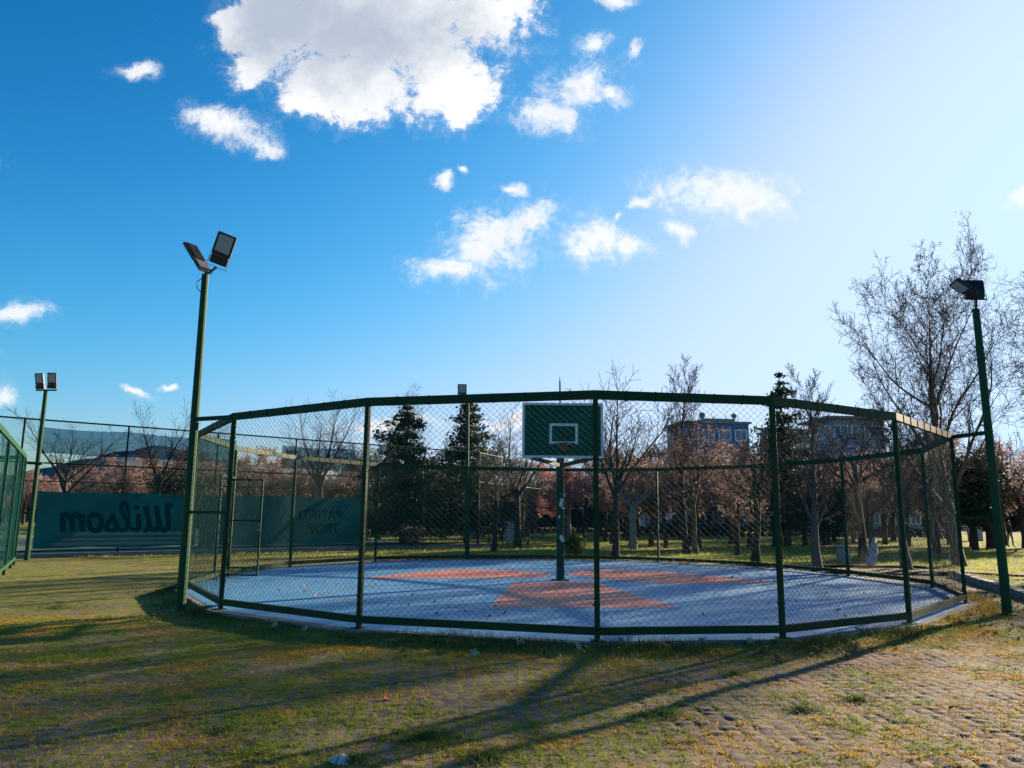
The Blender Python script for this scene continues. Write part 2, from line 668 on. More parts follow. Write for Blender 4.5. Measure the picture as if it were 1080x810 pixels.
petals = [
    [(-0.34, 13.70, 1), (2.97, 13.97, 1), (2.62, 15.8, 0), (2.25, 17.6, 0), (2.05, 19.1, 1), (0.10, 18.7, 1)],
    [(-3.75, 19.35, 1), (-1.6, 19.75, 0), (0.9, 20.25, 1), (1.0, 21.6, 0), (-0.3, 22.6, 0), (-1.9, 22.3, 0)],
    [(6.75, 19.45, 1), (5.5, 21.2, 0), (3.9, 22.9, 0), (2.2, 23.1, 0), (1.5, 21.4, 1), (2.4, 20.0, 0), (3.6, 18.9, 0), (5.2, 19.0, 0)],
]
mb, ml = MB(), MB()
for ctrl in petals:
    pts = smooth_poly(ctrl)
    n = len(pts)
    c = sum(pts, Vector((0, 0)))/n
    out = [p + (p-c).normalized()*0.05 for p in pts]
    b = len(ml.v)
    ml.add([(p.x, p.y, 0.008) for p in pts] + [(p.x, p.y, 0.008) for p in out],
           [(i, (i+1) % n, n+(i+1) % n, n+i) for i in range(n)])
    mb.add([(p.x, p.y, 0.0075) for p in pts], [tuple(range(n))])
for (cx_, cy_, r_, a0, a1) in ((1.25, 18.4, 5.9, 188, 300), (-2.2, 15.6, 1.6, 0, 360), (-1.2, 20.6, 6.1, 170, 225)):
    n = 60
    aa = np.radians(np.linspace(a0, a1, n))
    ml.add([(cx_+math.cos(q)*r_, cy_+math.sin(q)*r_*0.86, 0.0085) for q in aa] + [(cx_+math.cos(q)*(r_+0.05), cy_+math.sin(q)*(r_+0.05)*0.86, 0.0085) for q in aa],
           [(i, i+1, n+i+1, n+i) for i in range(n-1)])
tag(mb.build('court_key_paint', 'court_red'), kind='structure')
tag(ml.build('court_line_paint', 'court_line'), kind='structure')

cage = thing('chain_link_cage', 'many-sided green chain-link cage enclosing the blue basketball court', 'cage', (1.3, 19.1, 0))
for i in range(NC):
    mb = MB()
    p = CV[i]
    out = (miter(i, 1) - p)
    ang = math.atan2(out.y, out.x)
    R = Matrix.Rotation(ang, 3, 'Z')
    mb.bevel_box(p + Vector((0, 0, 1.50)), (0.070, 0.070, 3.30), 0.009, R)
    mb.box(p + Vector((0, 0, 0.006)), (0.17, 0.17, 0.012), R)
    for z in (0.45, 1.05, 1.65, 2.25, 2.85):
        mb.box(p + Vector((0, 0, z)), (0.078, 0.078, 0.026), R)
        mb.box(p + Vector((0, 0, z)) - R @ Vector((0, 0.050, 0)), (0.016, 0.030, 0.016), R)
    mb.build('post', 'green_steel', cage)


def cage_rail(name, i, z0, z1, w):
    j = (i+1) % NC
    a0, a1, b0, b1 = miter(i, -w/2), miter(i, w/2), miter(j, -w/2), miter(j, w/2)
    mb = MB()
    # leave a hair between neighbouring rails
    e = (b0-a0).normalized()*0.0015
    vs = []
    for p, s in ((a0, 1), (a1, 1), (b1, -1), (b0, -1)):
        vs += [p + e*s + Vector((0, 0, z0)), p + e*s + Vector((0, 0, z1))]
    mb.add(vs, [(0, 2, 3, 1), (2, 4, 5, 3), (4, 6, 7, 5), (6, 0, 1, 7), (1, 3, 5, 7), (0, 6, 4, 2)])
    if name == 'top_rail':
        # wire ties wrapped round the rail
        L = (b0-a0).length
        d = (CV[j]-CV[i]).normalized()
        k = int(L/0.42)
        for q in range(1, k):
            c = CV[i] + d*(L*q/k) + Vector((0, 0, (z0+z1)/2))
            mb.bar(c - d*0.006, c + d*0.006, w+0.012, z1-z0+0.012)
    return mb.build(name, 'green_steel', cage)


for i in range(NC):
    cage_rail('top_rail', i, 3.15, 3.27, 0.066)
    cage_rail('bottom_rail', i, 0.07, 0.17, 0.060)


def chain_panel(name, A, B, z0, z1, parent, period=0.10, r=0.0023, mat='wire_green', hole=None):
    """diagonal wires of a chain-link panel standing on the line A-B"""
    A, B = Vector((A[0], A[1], 0)), Vector((B[0], B[1], 0))
    L = (B-A).length
    d = (B-A)/L
    nrm = Vector((-d.y, d.x, 0))
    Hh = z1 - z0
    S0, S1 = [], []
    slope = 0.88
    for sgn in (1, -1):
        k = int((L + Hh/slope)/period) + 2
        for q in range(k):
            s = (q+0.5)*period - Hh/slope if sgn > 0 else (q+0.5)*period
            # line: z = slope*(x-s) (sgn>0) or slope*(s-x)
            if sgn > 0:
                xa, xb = max(0, s), min(L, s + Hh/slope)
            else:
                xa, xb = max(0, s - Hh/slope), min(L, s)
            if xb - xa < 0.02:
                continue
            za, zb = (slope*(xa-s), slope*(xb-s)) if sgn > 0 else (slope*(s-xa), slope*(s-xb))
            segs = [(xa, za, xb, zb)]
            if hole:
                h0, h1, hz = hole
                cut = []
                for (x0, y0, x1, y1) in segs:
                    m = 40
                    prev = None
                    for t in range(m+1):
                        xx, zz = x0+(x1-x0)*t/m, y0+(y1-y0)*t/m
                        ok = not (h0 < xx < h1 and zz + z0 < hz)
                        if ok and prev is None:
                            prev = (xx, zz)
                        if (not ok or t == m) and prev is not None:
                            if abs(prev[0]-xx) > 0.02:
                                cut.append((prev[0], prev[1], xx, zz))
                            prev = None
                segs = cut
            for (x0, y0, x1, y1) in segs:
                o = nrm*(0.002*sgn)
                S0.append(A + d*x0 + o + Vector((0, 0, z0+y0)))
                S1.append(A + d*x1 + o + Vector((0, 0, z0+y1)))
    S0, S1 = np.array(S0), np.array(S1)
    jr = np.random.default_rng(len(S0))
    jt = jr.normal(0, 0.004, (len(S0), 1))
    S0 = S0 + jt*np.array(d)[None] + jr.normal(0, 0.006, (len(S0), 1))*np.array(nrm)[None]
    S1 = S1 + jt*np.array(d)[None] + jr.normal(0, 0.006, (len(S0), 1))*np.array(nrm)[None]
    V, F = prisms(S0, S1, np.full(len(S0), r), np.full(len(S0), r), 3)
    return np_mesh(name, V, F, mat, parent)


GATE0, GATE1, GATEH = 0.30, 1.25, 2.45       # door opening in the panel between posts 15 and 0
for i in range(NC):
    j = (i+1) % NC
    hole = (GATE0, GATE1, GATEH) if i == 15 else None
    chain_panel('mesh_panel', CV[i], CV[j], 0.15, 3.17, cage, hole=hole)
# gate standing open into the court
d15 = (CV[0]-CV[15]).normalized()
hinge = CV[15] + d15*0.42
jamb = CV[15] + d15*(GATE1)
mb = MB()
mb.bar(jamb + Vector((0, 0, 0.02)), jamb + Vector((0, 0, GATEH)), 0.05, 0.05)
mb.bar(CV[15] + Vector((0, 0, GATEH)), jamb + Vector((0, 0, GATEH)), 0.045, 0.045)
mb.build('door_frame', 'green_steel', cage)
gd = Vector((0.98, -0.19, 0)).normalized()
g0, g1 = hinge + gd*0.04, hinge + gd*0.90
gate = MB()
for z in (0.07, 0.24, 1.38, 2.38):
    gate.bar(g0 + Vector((0, 0, z)), g1 + Vector((0, 0, z)), 0.032, 0.036)
for p in (g0, g1):
    gate.bar(p + Vector((0, 0, 0.052)), p + Vector((0, 0, 2.398)), 0.038, 0.038)
go = gate.build('gate', 'green_steel', cage)
chain_panel('gate_mesh', g0, g1, 0.24, 2.38, go, period=0.085, r=0.0024)
mb = MB()
mb.tube([g1 + Vector((0, -0.04, 1.15)), g1 + Vector((-0.02, -0.09, 1.15)), g1 + Vector((-0.02, -0.09, 1.28)), g1 + Vector((0, -0.04, 1.28))], 0.008, 6)
mb.build('handle', 'lamp_black', go)


# ------------------------------------------------------------------ floodlight poles
def floodlight(parent, c, n, u, w, h, mount, name='floodlight'):
    c, n, u = Vector(c), Vector(n).normalized(), Vector(u)
    u = (u - n*u.dot(n)).normalized()
    r = u.cross(n)
    R = Matrix((r, u, n)).transposed()
    mb = MB()
    t = 0.05
    # housing: lens half and driver half, with cooling fins on the back
    mb.bevel_box(c + u*(h*0.14), (w, h*0.72, t), 0.012, R)
    mb.bevel_box(c - u*(h*0.365) - n*0.006, (w*0.92, h*0.27, t*1.25), 0.012, R)
    for q in range(7):
        mb.box(c + u*(h*0.14) - n*(t*0.75) + r*(w*(q-3)/8), (0.008, h*0.62, t*0.5), R)
    # raised lens frame
    lw, lh = w*0.78, h*0.55
    cc = c + u*(h*0.17) + n*(t/2+0.006)
    for s in (-1, 1):
        mb.box(cc + r*(s*(lw/2+0.012)), (0.022, lh+0.046, 0.012), R)
        mb.box(cc + u*(s*(lh/2+0.012)), (lw+0.002, 0.022, 0.012), R)
    f = mb.build(name, 'lamp_black', parent)
    ln = MB()
    ln.box(c + u*(h*0.17) + n*(t/2+0.004), (lw, lh, 0.006), R)
    ln.build('lens', 'lens', f)
    br = MB()
    lo = c - u*(h*0.60)
    br.bar(c - u*(h*0.25) + r*(w/2+0.012), lo + r*(w/2+0.012), 0.006, 0.035, n)
    br.bar(c - u*(h*0.25) - r*(w/2+0.012), lo - r*(w/2+0.012), 0.006, 0.035, n)
    br.bar(lo - r*(w/2+0.015), lo + r*(w/2+0.015), 0.035, 0.006, u)
    br.bar(lo, Vector(mount), 0.035, 0.035)
    br.build('bracket', 'lamp_black', f)
    return f


def light_pole(label, base, top, r0, r1, n=12):
    base = Vector(base)
    p = thing('light_pole', label, 'light pole', base, 'floodlight poles round the courts')
    mb = MB()
    mb.tube([base + Vector((0, 0, -0.1)), base + Vector((0, 0, 0.5)), Vector(top)], [r0, r0*0.97, r1], n)
    mb.tube([base + Vector((0, 0, -0.05)), base + Vector((0, 0, 0.015))], r0*1.9, n)
    mb.build('pole', 'pole_steel', p, smooth=False)
    return p


# near left
b = G(190, 646)
lp = light_pole('tall green light pole with two black floodlights at the left end of the cage', b, (b.x-0.03, b.y, 5.86), 0.085, 0.062)
T = Vector((b.x-0.03, b.y, 5.84))
floodlight(lp, at(235, 263, b.y-0.12), (0.10, -0.93, -0.36), (0.36, -0.2, 0.9), 0.34, 0.58, T)
floodlight(lp, at(207.5, 270.5, b.y+0.05), (-0.80, 0.25, -0.54), (-0.57, 0.05, 0.82), 0.34, 0.58, T)
MB().bar((b.x+0.05, b.y-0.02, 3.20), CV[1] + Vector((-0.03, 0, 3.20)), 0.06, 0.07).build('arm', 'green_steel', lp)
MB().bar((b.x+0.05, b.y-0.02, 1.58), CV[1] + Vector((-0.03, 0, 1.58)), 0.045, 0.05).build('arm', 'green_steel', lp)
mb = MB()
mb.tube([T + Vector((-0.06, 0, -0.05)), T + Vector((-0.14, -0.03, -0.14)), T + Vector((-0.12, -0.03, -0.25)), T + Vector((-0.05, 0, -0.32))], 0.008, 5)
mb.build('cable', 'lamp_black', lp)
# near right
b = G(1062.5, 648)
lp = light_pole('dark green light pole with black floodlights, beside the right corner of the cage', b, (b.x-0.05, b.y, 5.60), 0.085, 0.064)
T = Vector((b.x-0.05, b.y, 5.58))
floodlight(lp, at(1027, 305, b.y+0.1), (0.22, 0.80, -0.56), (0.18, 0.2, 0.92), 0.36, 0.50, T)
floodlight(lp, at(1016.5, 304, b.y-0.12), (-0.62, -0.10, -0.78), (-0.76, 0.10, 0.64), 0.30, 0.46, T)
MB().bar((b.x-0.05, b.y, 3.20), CV[6] + Vector((0.03, 0, 3.20)), 0.06, 0.07).build('arm', 'green_steel', lp)
MB().bar((b.x-0.06, b.y, 1.62), CV[6] + Vector((0.03, 0, 1.62)), 0.05, 0.055).build('arm', 'green_steel', lp)
# far left, by the neighbouring court
b = G(28, 591)
lp = light_pole('rusty green light pole with two floodlights side by side, left of the lettered banner', b, at(48.5, 412, b.y), 0.085, 0.07)
T = at(48.5, 412, b.y)
MB().bar(at(38, 411.5, b.y), at(60, 411.5, b.y), 0.05, 0.05).build('crossbar', 'green_steel', lp)
MB().bar(at(22, 488, b.y), at(45, 489, b.y), 0.08, 0.09).build('arm', 'green_steel', lp)
MB().bar(at(15, 541, b.y), at(33, 541, b.y), 0.06, 0.07).build('arm', 'green_steel', lp)
floodlight(lp, at(42, 402, b.y-0.05), (-0.05, -0.95, -0.28), (0, 0, 1), 0.30, 0.56, at(42, 411.5, b.y))
floodlight(lp, at(55, 401.5, b.y-0.05), (0.10, -0.95, -0.28), (0.03, 0, 1), 0.30, 0.56, at(55, 411.5, b.y))
# behind the cage
b = G(492, 589)
Yb = b.y
lp = light_pole('slim green light pole with a small floodlight rising behind the far side of the cage', b, at(493.5, 424, Yb), 0.075, 0.06)
mb = MB()
mb.bar(at(484, 424, Yb), at(504, 424.5, Yb), 0.05, 0.05)
mb.build('arm', 'green_steel', lp)
floodlight(lp, at(487.5, 412.5, Yb-0.05), (0.02, -0.96, -0.26), (0, 0, 1), 0.36, 0.56, at(487.5, 423, Yb))
b = G(593, 589)
lp = thing('bare_pole', 'thin pale pole without lamps poking up behind the backboard', 'pole', b)
mb = MB()
mb.tube([b, at(590.5, 402, b.y)], [0.055, 0.035], 10)
mb.tube([at(590.5, 403, b.y), at(590.3, 398, b.y)], [0.02, 0.012], 6)
mb.build('pole', 'bark_pale', lp)
mb = MB()
mb.bar(at(586, 418, b.y), at(595, 418, b.y), 0.05, 0.05)
mb.build('crossbar', 'green_steel', lp)

# ------------------------------------------------------------------ basketball hoop
hp = G(591, 612, 0.0)
hoop = thing('basketball_hoop', 'single-post basketball hoop with dark green backboard standing on the blue court', 'basketball hoop', hp)
BY = 17.95                                     # plane of the backboard's face
tl, br_ = at(551, 424.5, BY), at(636.5, 483.5, BY)
bw, bh = br_.x - tl.x, tl.z - br_.z
bc = Vector(((tl.x+br_.x)/2, BY, (tl.z+br_.z)/2))
mb = MB()
zt = bc.z - bh*0.30
mb.bevel_box((hp.x, hp.y, zt/2), (0.19, 0.19, zt), 0.02)
mb.bevel_box((hp.x, hp.y, 0.012), (0.42, 0.42, 0.024), 0.02)
mb.build('post', 'hoop_steel', hoop)
mb = MB()
mb.bar((hp.x, hp.y+0.05, zt-0.12), (bc.x, BY+0.10, zt-0.12), 0.14, 0.14)
mb.bar((hp.x, hp.y, zt-0.9), (bc.x, BY+0.32, zt-0.2), 0.09, 0.09)
for s in (-1, 1):
    mb.bar((hp.x, hp.y-0.25, zt-0.1), (bc.x+s*bw*0.42, BY+0.07, bc.z+bh*0.34), 0.05, 0.05)
    mb.bar((hp.x+s*0.06, hp.y-0.3, zt-0.35), (bc.x+s*bw*0.47, BY+0.07, bc.z-bh*0.46), 0.06, 0.09)
mb.build('arm', 'lamp_black', hoop)
mb = MB()
mb.box((bc.x, BY+0.022, bc.z), (bw, 0.04, bh))
for s in (-1, 1):
    mb.bar((bc.x+s*bw*0.42, BY+0.06, bc.z-bh*0.47), (bc.x+s*bw*0.42, BY+0.06, bc.z+bh*0.47), 0.04, 0.03)
board = mb.build('backboard', 'board_green', hoop)
mb = MB()
e = 0.055
yy = BY - 0.002
for s in (-1, 1):
    mb.box((bc.x, yy, bc.z+s*(bh/2-e/2)), (bw, 0.008, e))
    mb.box((bc.x+s*(bw/2-e/2), yy, bc.z), (e, 0.008, bh-2*e-0.001))
mb.build('border', 'board_white', board)
sq0, sq1 = at(579.5, 446.5, BY), at(609.5, 468.5, BY)
mb = MB()
cx, cz = (sq0.x+sq1.x)/2, (sq0.z+sq1.z)/2
w_, h_ = sq1.x-sq0.x, sq0.z-sq1.z
for s in (-1, 1):
    mb.box((cx, yy, cz+s*(h_/2-0.03)), (w_, 0.008, 0.06))
    mb.box((cx+s*(w_/2-0.03), yy, cz), (0.06, 0.008, h_-0.121))
mb.build('target_square', 'board_white', board)
rc = Vector((cx, BY-0.42, at(594, 468, BY-0.42).z))
mb = MB()
ring = [rc + Vector((math.cos(a)*0.23, math.sin(a)*0.23, 0)) for a in np.linspace(0, 2*math.pi, 33)]
mb.tube(ring, 0.013, 8, cap=False)
for q in range(12):
    a = 2*math.pi*q/12
    c0 = rc + Vector((math.cos(a)*0.23, math.sin(a)*0.23, -0.012))
    mb.tube([c0, c0 + Vector((0, 0, -0.03)), c0 + Vector((0.012, 0, -0.03))], 0.004, 4)
rim = mb.build('rim', 'rim_shaded', hoop, smooth=True)
mb = MB()
mb.bevel_box((rc.x, BY-0.06, rc.z-0.05), (0.16, 0.12, 0.17), 0.015)
for s in (-1, 1):
    mb.bar((rc.x+s*0.06, BY-0.06, rc.z-0.10), (rc.x+s*0.12, BY-0.235, rc.z-0.012), 0.016, 0.016)
mb.build('rim_bracket', 'rim_red', rim)
for (px, py, w, h, a) in ((592, 530, 0.10, 0.20, 0.2), (594, 536, 0.09, 0.05, 0.1), (592.5, 568, 0.11, 0.16, -0.3), (590, 545, 0.05, 0.07, 0.0), (595.5, 522, 0.04, 0.08, 0)):
    q = at(px, py, hp.y-0.097)
    MB().box(q, (w*0.8, 0.003, h), Matrix.Rotation(a, 3, 'Y')).build('sticker', 'sticker', hoop)

# ------------------------------------------------------------------ tall tennis fence, its banners and nets
T0 = Vector((-15.0, 29.9, 0))
TD = (Vector((-3.3, 40.0, 0)) - T0).normalized()
TN = Vector((TD.y, -TD.x, 0))                   # towards the cage
TZ = 4.85
tennis = thing('tennis_fence', 'tall green chain-link tennis court fence behind the lettered banners', 'fence', T0)
S0, S1 = -10.5, 17.5
for q in range(9):
    p = T0 + TD*(S0 + 3.5*q)
    MB().tube([p + Vector((0, 0, -0.1)), p + Vector((0, 0, TZ))], 0.035, 8).build('post', 'green_steel', tennis)
for z, r in ((TZ, 0.032), (3.28, 0.028), (2.62, 0.018), (0.12, 0.028)):
    MB().tube([T0 + TD*S0 + Vector((0, 0, z)), T0 + TD*S1 + Vector((0, 0, z))], r, 8).build('rail', 'green_steel', tennis)
for q in range(8):
    chain_panel('mesh_panel', T0 + TD*(S0+3.5*q), T0 + TD*(S0+3.5*q+3.5), 0.1, TZ, tennis, r=0.0022)
tag(MB().box(T0 + TD*3.5 + Vector((0, 0, -0.06)), (30, 0.22, 0.18), Matrix.Rotation(math.atan2(TD.y, TD.x), 3, 'Z')).build('kerb', 'kerb_stone'), kind='structure')
# far side of the tennis court, a lower fence line
far = thing('tennis_fence', 'distant dark chain-link fence across the tennis court, left of the conifers', 'fence', T0 + TD*17.5)
F0 = T0 + TD*S1
FD = Vector((-TD.y, TD.x, 0))
F1 = F0 + Vector((0.9, 3.0, 0))
for p in (F0 + Vector((0.05, 0.05, 0)), F0 + Vector((1.3, 3.6, 0)), F0 + Vector((2.6, 7.2, 0)), F0 + Vector((3.9, 10.8, 0))):
    MB().tube([p + Vector((0, 0, -0.1)), p + Vector((0, 0, TZ))], 0.035, 8).build('post', 'green_steel', far)
for z in (TZ, 3.28, 0.12):
    MB().tube([F0 + Vector((0.05, 0.05, z)), F0 + Vector((3.9, 10.8, z))], 0.03, 8).build('rail', 'green_steel', far)
chain_panel('mesh_panel', F0 + Vector((0.05, 0.05, 0)), F0 + Vector((3.9, 10.8, 0)), 0.1, TZ, far, r=0.0022)


def fence_s(px):
    """distance along the tennis fence at which a vertical line through column px stands"""
    d = ray(px, 545)
    # (T0 + TD*s) parallel to d in plan
    den = TD.x*d.y - TD.y*d.x
    return (T0.y*d.x - T0.x*d.y)/den


def cloth_phase(seed):
    rng = random.Random(seed)
    return [rng.uniform(0, 6) for _ in range(6)]


def cloth_wave(S, Z, ph):
    sin = np.sin
    return (0.030*sin(S*1.9+ph[0]+Z*2) + 0.018*sin(S*4.3+ph[1]-Z*3) + 0.016*sin(Z*9+S*0.7+ph[2])
            + 0.016*sin(S*3.1-Z*7+ph[4])*Z + 0.014*sin(S*7.7+Z*5+ph[5])*(1-Z))


def cloth(name, s0, s1, z0, z1, mat, label, cat, off=0.13, seed=1, sag=0.05):
    nu, nv = int((s1-s0)/0.18)+1, int((z1-z0)/0.16)+2
    ph = cloth_phase(seed)
    S, Z = np.meshgrid(np.linspace(s0, s1, nu), np.linspace(0, 1, nv), indexing='ij')
    w = cloth_wave(S, Z, ph)
    zz = z0 + (z1-z0)*Z
    top = -sag*np.abs(np.sin((S-s0)*math.pi/3.5+0.4))
    zz = zz + top*Z + 0.02*np.sin(S*2.1+ph[3])*(1-Z)
    Vx = T0.x + TD.x*S + TN.x*(off+w)
    Vy = T0.y + TD.y*S + TN.y*(off+w)
    V = np.stack([Vx, Vy, zz], -1).reshape(-1, 3)
    i = np.arange(nu-1)[:, None]*nv + np.arange(nv-1)[None]
    i = i.ravel()[:, None]
    F = i + np.array([[0, nv, nv+1, 1]])
    # a real cloth has two faces: give it 2 mm
    V2 = V - np.array([TN.x, TN.y, 0])*0.002
    n = len(V)
    o = np_mesh(name, np.concatenate([V, V2]), [np.concatenate([F, F[:, ::-1]+n])], mat, None, True, loc=T0 + TD*s0)
    return tag(o, label, cat)


sA0, sA1 = fence_s(37), fence_s(206)
banA = cloth('banner', sA0, sA1, 0.22, 2.28, 'banner_teal', 'teal banner with large reversed script lettering and pale stripes, hung on the tall fence', 'banner', seed=3)
sB0, sB1 = fence_s(210), fence_s(381)
banB = cloth('banner', sB0, sB1, 0.20, 2.30, 'banner_teal', 'teal banner with two faint rows of reversed capitals, seen through the cage mesh', 'banner', seed=5)
cloth('windscreen', fence_s(30), fence_s(243), 3.62, 4.62, 'windscreen_net', 'long dark see-through wind net tied high on the fence above the script banner', 'windscreen', 0.13, 7, 0.08)
cloth('windscreen', fence_s(292), fence_s(371), 3.50, 4.55, 'windscreen_net', 'short dark wind net high on the fence, seen through the left half of the cage', 'windscreen', 0.13, 9, 0.08)


def on_fence(s, z, off):
    return T0 + TD*s + TN*off + Vector((0, 0, z))


def stroke_mesh(mb, pts, widths, place):
    """flat ribbon along pts (2D), laid on the banner by place(u, v)"""
    n = len(pts)
    if isinstance(widths, (int, float)):
        widths = [widths]*n
    L, Rr = [], []
    for i in range(n):
        a, b = Vector(pts[max(i-1, 0)]), Vector(pts[min(i+1, n-1)])
        d = (b-a).normalized()
        nn = Vector((-d.y, d.x))*widths[i]/2
        L.append(place(*(Vector(pts[i])+nn)))
        Rr.append(place(*(Vector(pts[i])-nn)))
    mb.add(L+Rr, [(i, i+1, n+i+1, n+i) for i in range(n-1)])


def curve(ctrl, n=8):
    out = []
    k = len(ctrl)
    for i in range(k-1):
        p0, p1, p2, p3 = Vector(ctrl[max(i-1, 0)]), Vector(ctrl[i]), Vector(ctrl[i+1]), Vector(ctrl[min(i+2, k-1)])
        for s in range(n):
            t = s/n
            out.append(0.5*((2*p1) + (p2-p0)*t + (2*p0-5*p1+4*p2-p3)*t*t + (3*p1-p0-3*p2+p3)*t**3))
    out.append(Vector(ctrl[-1]))
    return out


# the script word, written in its own reading direction (u to the right), then hung back to front
word = [
    # W: three heavy slanted strokes joined by round bottoms
    ([(0.0, 1.62), (0.30, 1.62), (0.36, 1.40), (0.30, 0.62), (0.36, 0.20), (0.62, 0.06), (0.84, 0.25), (0.95, 0.8), (1.04, 1.60)], 0.30),
    ([(0.95, 0.8), (0.94, 0.40), (1.06, 0.12), (1.28, 0.08), (1.48, 0.30), (1.58, 0.8), (1.70, 1.60)], 0.30),
    ([(1.58, 0.8), (1.56, 0.40), (1.70, 0.10), (1.92, 0.06)], 0.26),
    # i
    ([(2.22, 1.05), (2.18, 0.40), (2.30, 0.10), (2.55, 0.08)], 0.30),
    # l, a tall loop
    ([(2.55, 0.10), (2.85, 0.45), (3.15, 1.10), (3.22, 1.60), (3.02, 1.74), (2.86, 1.50), (2.84, 0.80), (2.92, 0.25), (3.15, 0.06), (3.40, 0.12)], 0.22),
    # s
    ([(3.40, 0.12), (3.62, 0.50), (3.80, 1.00), (3.86, 0.80), (4.10, 0.45), (4.12, 0.15), (3.86, 0.04), (3.62, 0.12)], 0.24),
    # o
    ([(4.78, 1.00), (4.52, 0.90), (4.44, 0.50), (4.58, 0.10), (4.86, 0.06), (5.10, 0.30), (5.14, 0.72), (4.98, 1.00), (4.74, 1.00)], 0.28),
    # n
    ([(5.50, 1.04), (5.56, 0.60), (5.52, 0.00)], 0.30),
    ([(5.54, 0.60), (5.78, 1.00), (6.02, 0.96), (6.10, 0.60), (6.06, 0.02)], 0.30),
    ([(6.08, 0.60), (6.34, 1.00), (6.58, 0.94), (6.62, 0.50), (6.60, 0.00)], 0.28),
]
# its place on the banner: first letter at the right end
uR, uL = fence_s(183), fence_s(63)
zb, zs = 0.80, 0.62
sc_u = (uR-uL)/6.85
mb = MB()


def place_a(u, v):
    S_ = uR - (u + 0.12*v)*sc_u
    z_ = zb + v*zs
    return on_fence(S_, z_, 0.142 + float(cloth_wave(S_, (z_-0.22)/2.06, cloth_phase(3))))


for pts, w in word:
    stroke_mesh(mb, curve(pts), w*1.1, place_a)
# dot of the i
dot = [(2.30+0.20*math.cos(a), 1.46+0.15*math.sin(a)) for a in np.linspace(0, 2*math.pi, 13)[:-1]]
mb.add([place_a(*p) for p in dot], [tuple(range(12))])
mb.build('lettering', 'letter_dark', banA)
mb = MB()
for (z0, z1, a, b) in ((0.66, 0.78, 0.22, 1.0), (0.47, 0.57, 0.15, 1.0), (0.30, 0.42, 0.10, 0.92)):
    u0, u1 = sA0 + (sA1-sA0)*a, sA0 + (sA1-sA0)*b
    nn = 40
    lo, hi = [], []
    for q in range(nn+1):
        for z_, lst, sh in ((z0, lo, 0.0), (z1, hi, 0.12)):
            S_ = u0 + sh + (u1-u0-sh)*q/nn
            lst.append(on_fence(S_, z_, 0.142 + float(cloth_wave(S_, (z_-0.22)/2.06, cloth_phase(3)))))
    mb.add(lo+hi, [(q, q+1, nn+2+q, nn+1+q) for q in range(nn)])
mb.build('stripe', 'stripe_pale', banA)


def capitals(text, u_right, u_left, z0, h, parent):
    cu = bpy.data.curves.new('lettering', 'FONT')
    cu.body = text
    cu.offset = 0.012
    tmp = bpy.data.objects.new('lettering', cu)
    COL.objects.link(tmp)
    dg = bpy.context.evaluated_depsgraph_get()
    me = tmp.evaluated_get(dg).to_mesh()
    vs = [v.co.copy() for v in me.vertices]
    fs = [tuple(p.vertices) for p in me.polygons]
    tmp.evaluated_get(dg).to_mesh_clear()
    bpy.data.objects.remove(tmp)
    wx = max(v.x for v in vs)
    hy = max(v.y for v in vs)
    mb = MB()
    def put(v):
        S_, z_ = u_right - v.x/wx*(u_right-u_left), z0 + v.y/hy*h
        return on_fence(S_, z_, 0.145 + float(cloth_wave(S_, (z_-0.20)/2.1, cloth_phase(5))))
    mb.add([put(v) for v in vs], fs)
    mb.build('lettering', 'letter_dark', parent)


capitals('PATIRTI', fence_s(359), fence_s(314), 1.28, 0.42, banB)
capitals('TROP', fence_s(357), fence_s(323), 0.68, 0.42, banB)

# ------------------------------------------------------------------ the neighbouring cage at the left edge
side = thing('chain_link_fence', 'green chain-link side of the next court at the left edge, sloping towards the viewer', 'fence', (-15.3, 24.2, 0))
Q0 = Vector((-15.3, 24.2, 0))
Q1 = Vector((-9.2, 13.4, 0))
qd = (Q1-Q0).normalized()
QL = 14.0
for q in (0.0, 1.55, 4.0, 7.5, 11.0, 14.0):
    p = Q0 + qd*q
    MB().box(p + Vector((0, 0, 1.50)), (0.07, 0.07, 3.3), Matrix.Rotation(0.5, 3, 'Z')).build('post', 'pole_steel', side)
for z, h in ((3.22, 0.12), (0.10, 0.10)):
    MB().bar(Q0 + Vector((0, 0, z)), Q0 + qd*QL + Vector((0, 0, z)), 0.06, h).build('rail', 'pole_steel', side)
for q in range(7):
    chain_panel('mesh_panel', Q0 + qd*(q*2.0), Q0 + qd*(q*2.0+2.0), 0.12, 3.18, side, mat='wire_skylit', r=0.0022)
Q2 = Q0 + Vector((-3.4, 1.2, 0))
MB().box(Q2 + Vector((0, 0, 1.55)), (0.085, 0.085, 3.3)).build('post', 'pole_steel', side)
for z, h in ((3.22, 0.12), (0.10, 0.10)):
    MB().bar(Q0 + Vector((-0.05, 0.02, z)), Q2 + Vector((0, 0, z)), 0.06, h).build('rail', 'pole_steel', side)
chain_panel('mesh_panel', Q0, Q2, 0.12, 3.18, side)

# ------------------------------------------------------------------ ground
np_mesh('ground', [(-900, -60, -0.16), (900, -60, -0.16), (900, 1500, -0.16), (-900, 1500, -0.16)], np.array([[0, 1, 2, 3]]), 'soil')['kind'] = 'structure'

slab_out = [tuple(miter(i, 0.20)[:2]) for i in range(NC)]
KA, KB = G(1018, 611), G(1080, 631)
KD = (KB-KA).normalized()


def cage_dist(x, y):
    """distance to the cage outline (outside)"""
    d = np.full(x.shape, 1e9)
    for i in range(NC):
        ax, ay = slab_out[i]
        bx, by = slab_out[(i+1) % NC]
        ex, ey = bx-ax, by-ay
        t = np.clip(((x-ax)*ex + (y-ay)*ey)/(ex*ex+ey*ey), 0, 1)
        d = np.minimum(d, np.hypot(x-ax-t*ex, y-ay-t*ey))
    return d


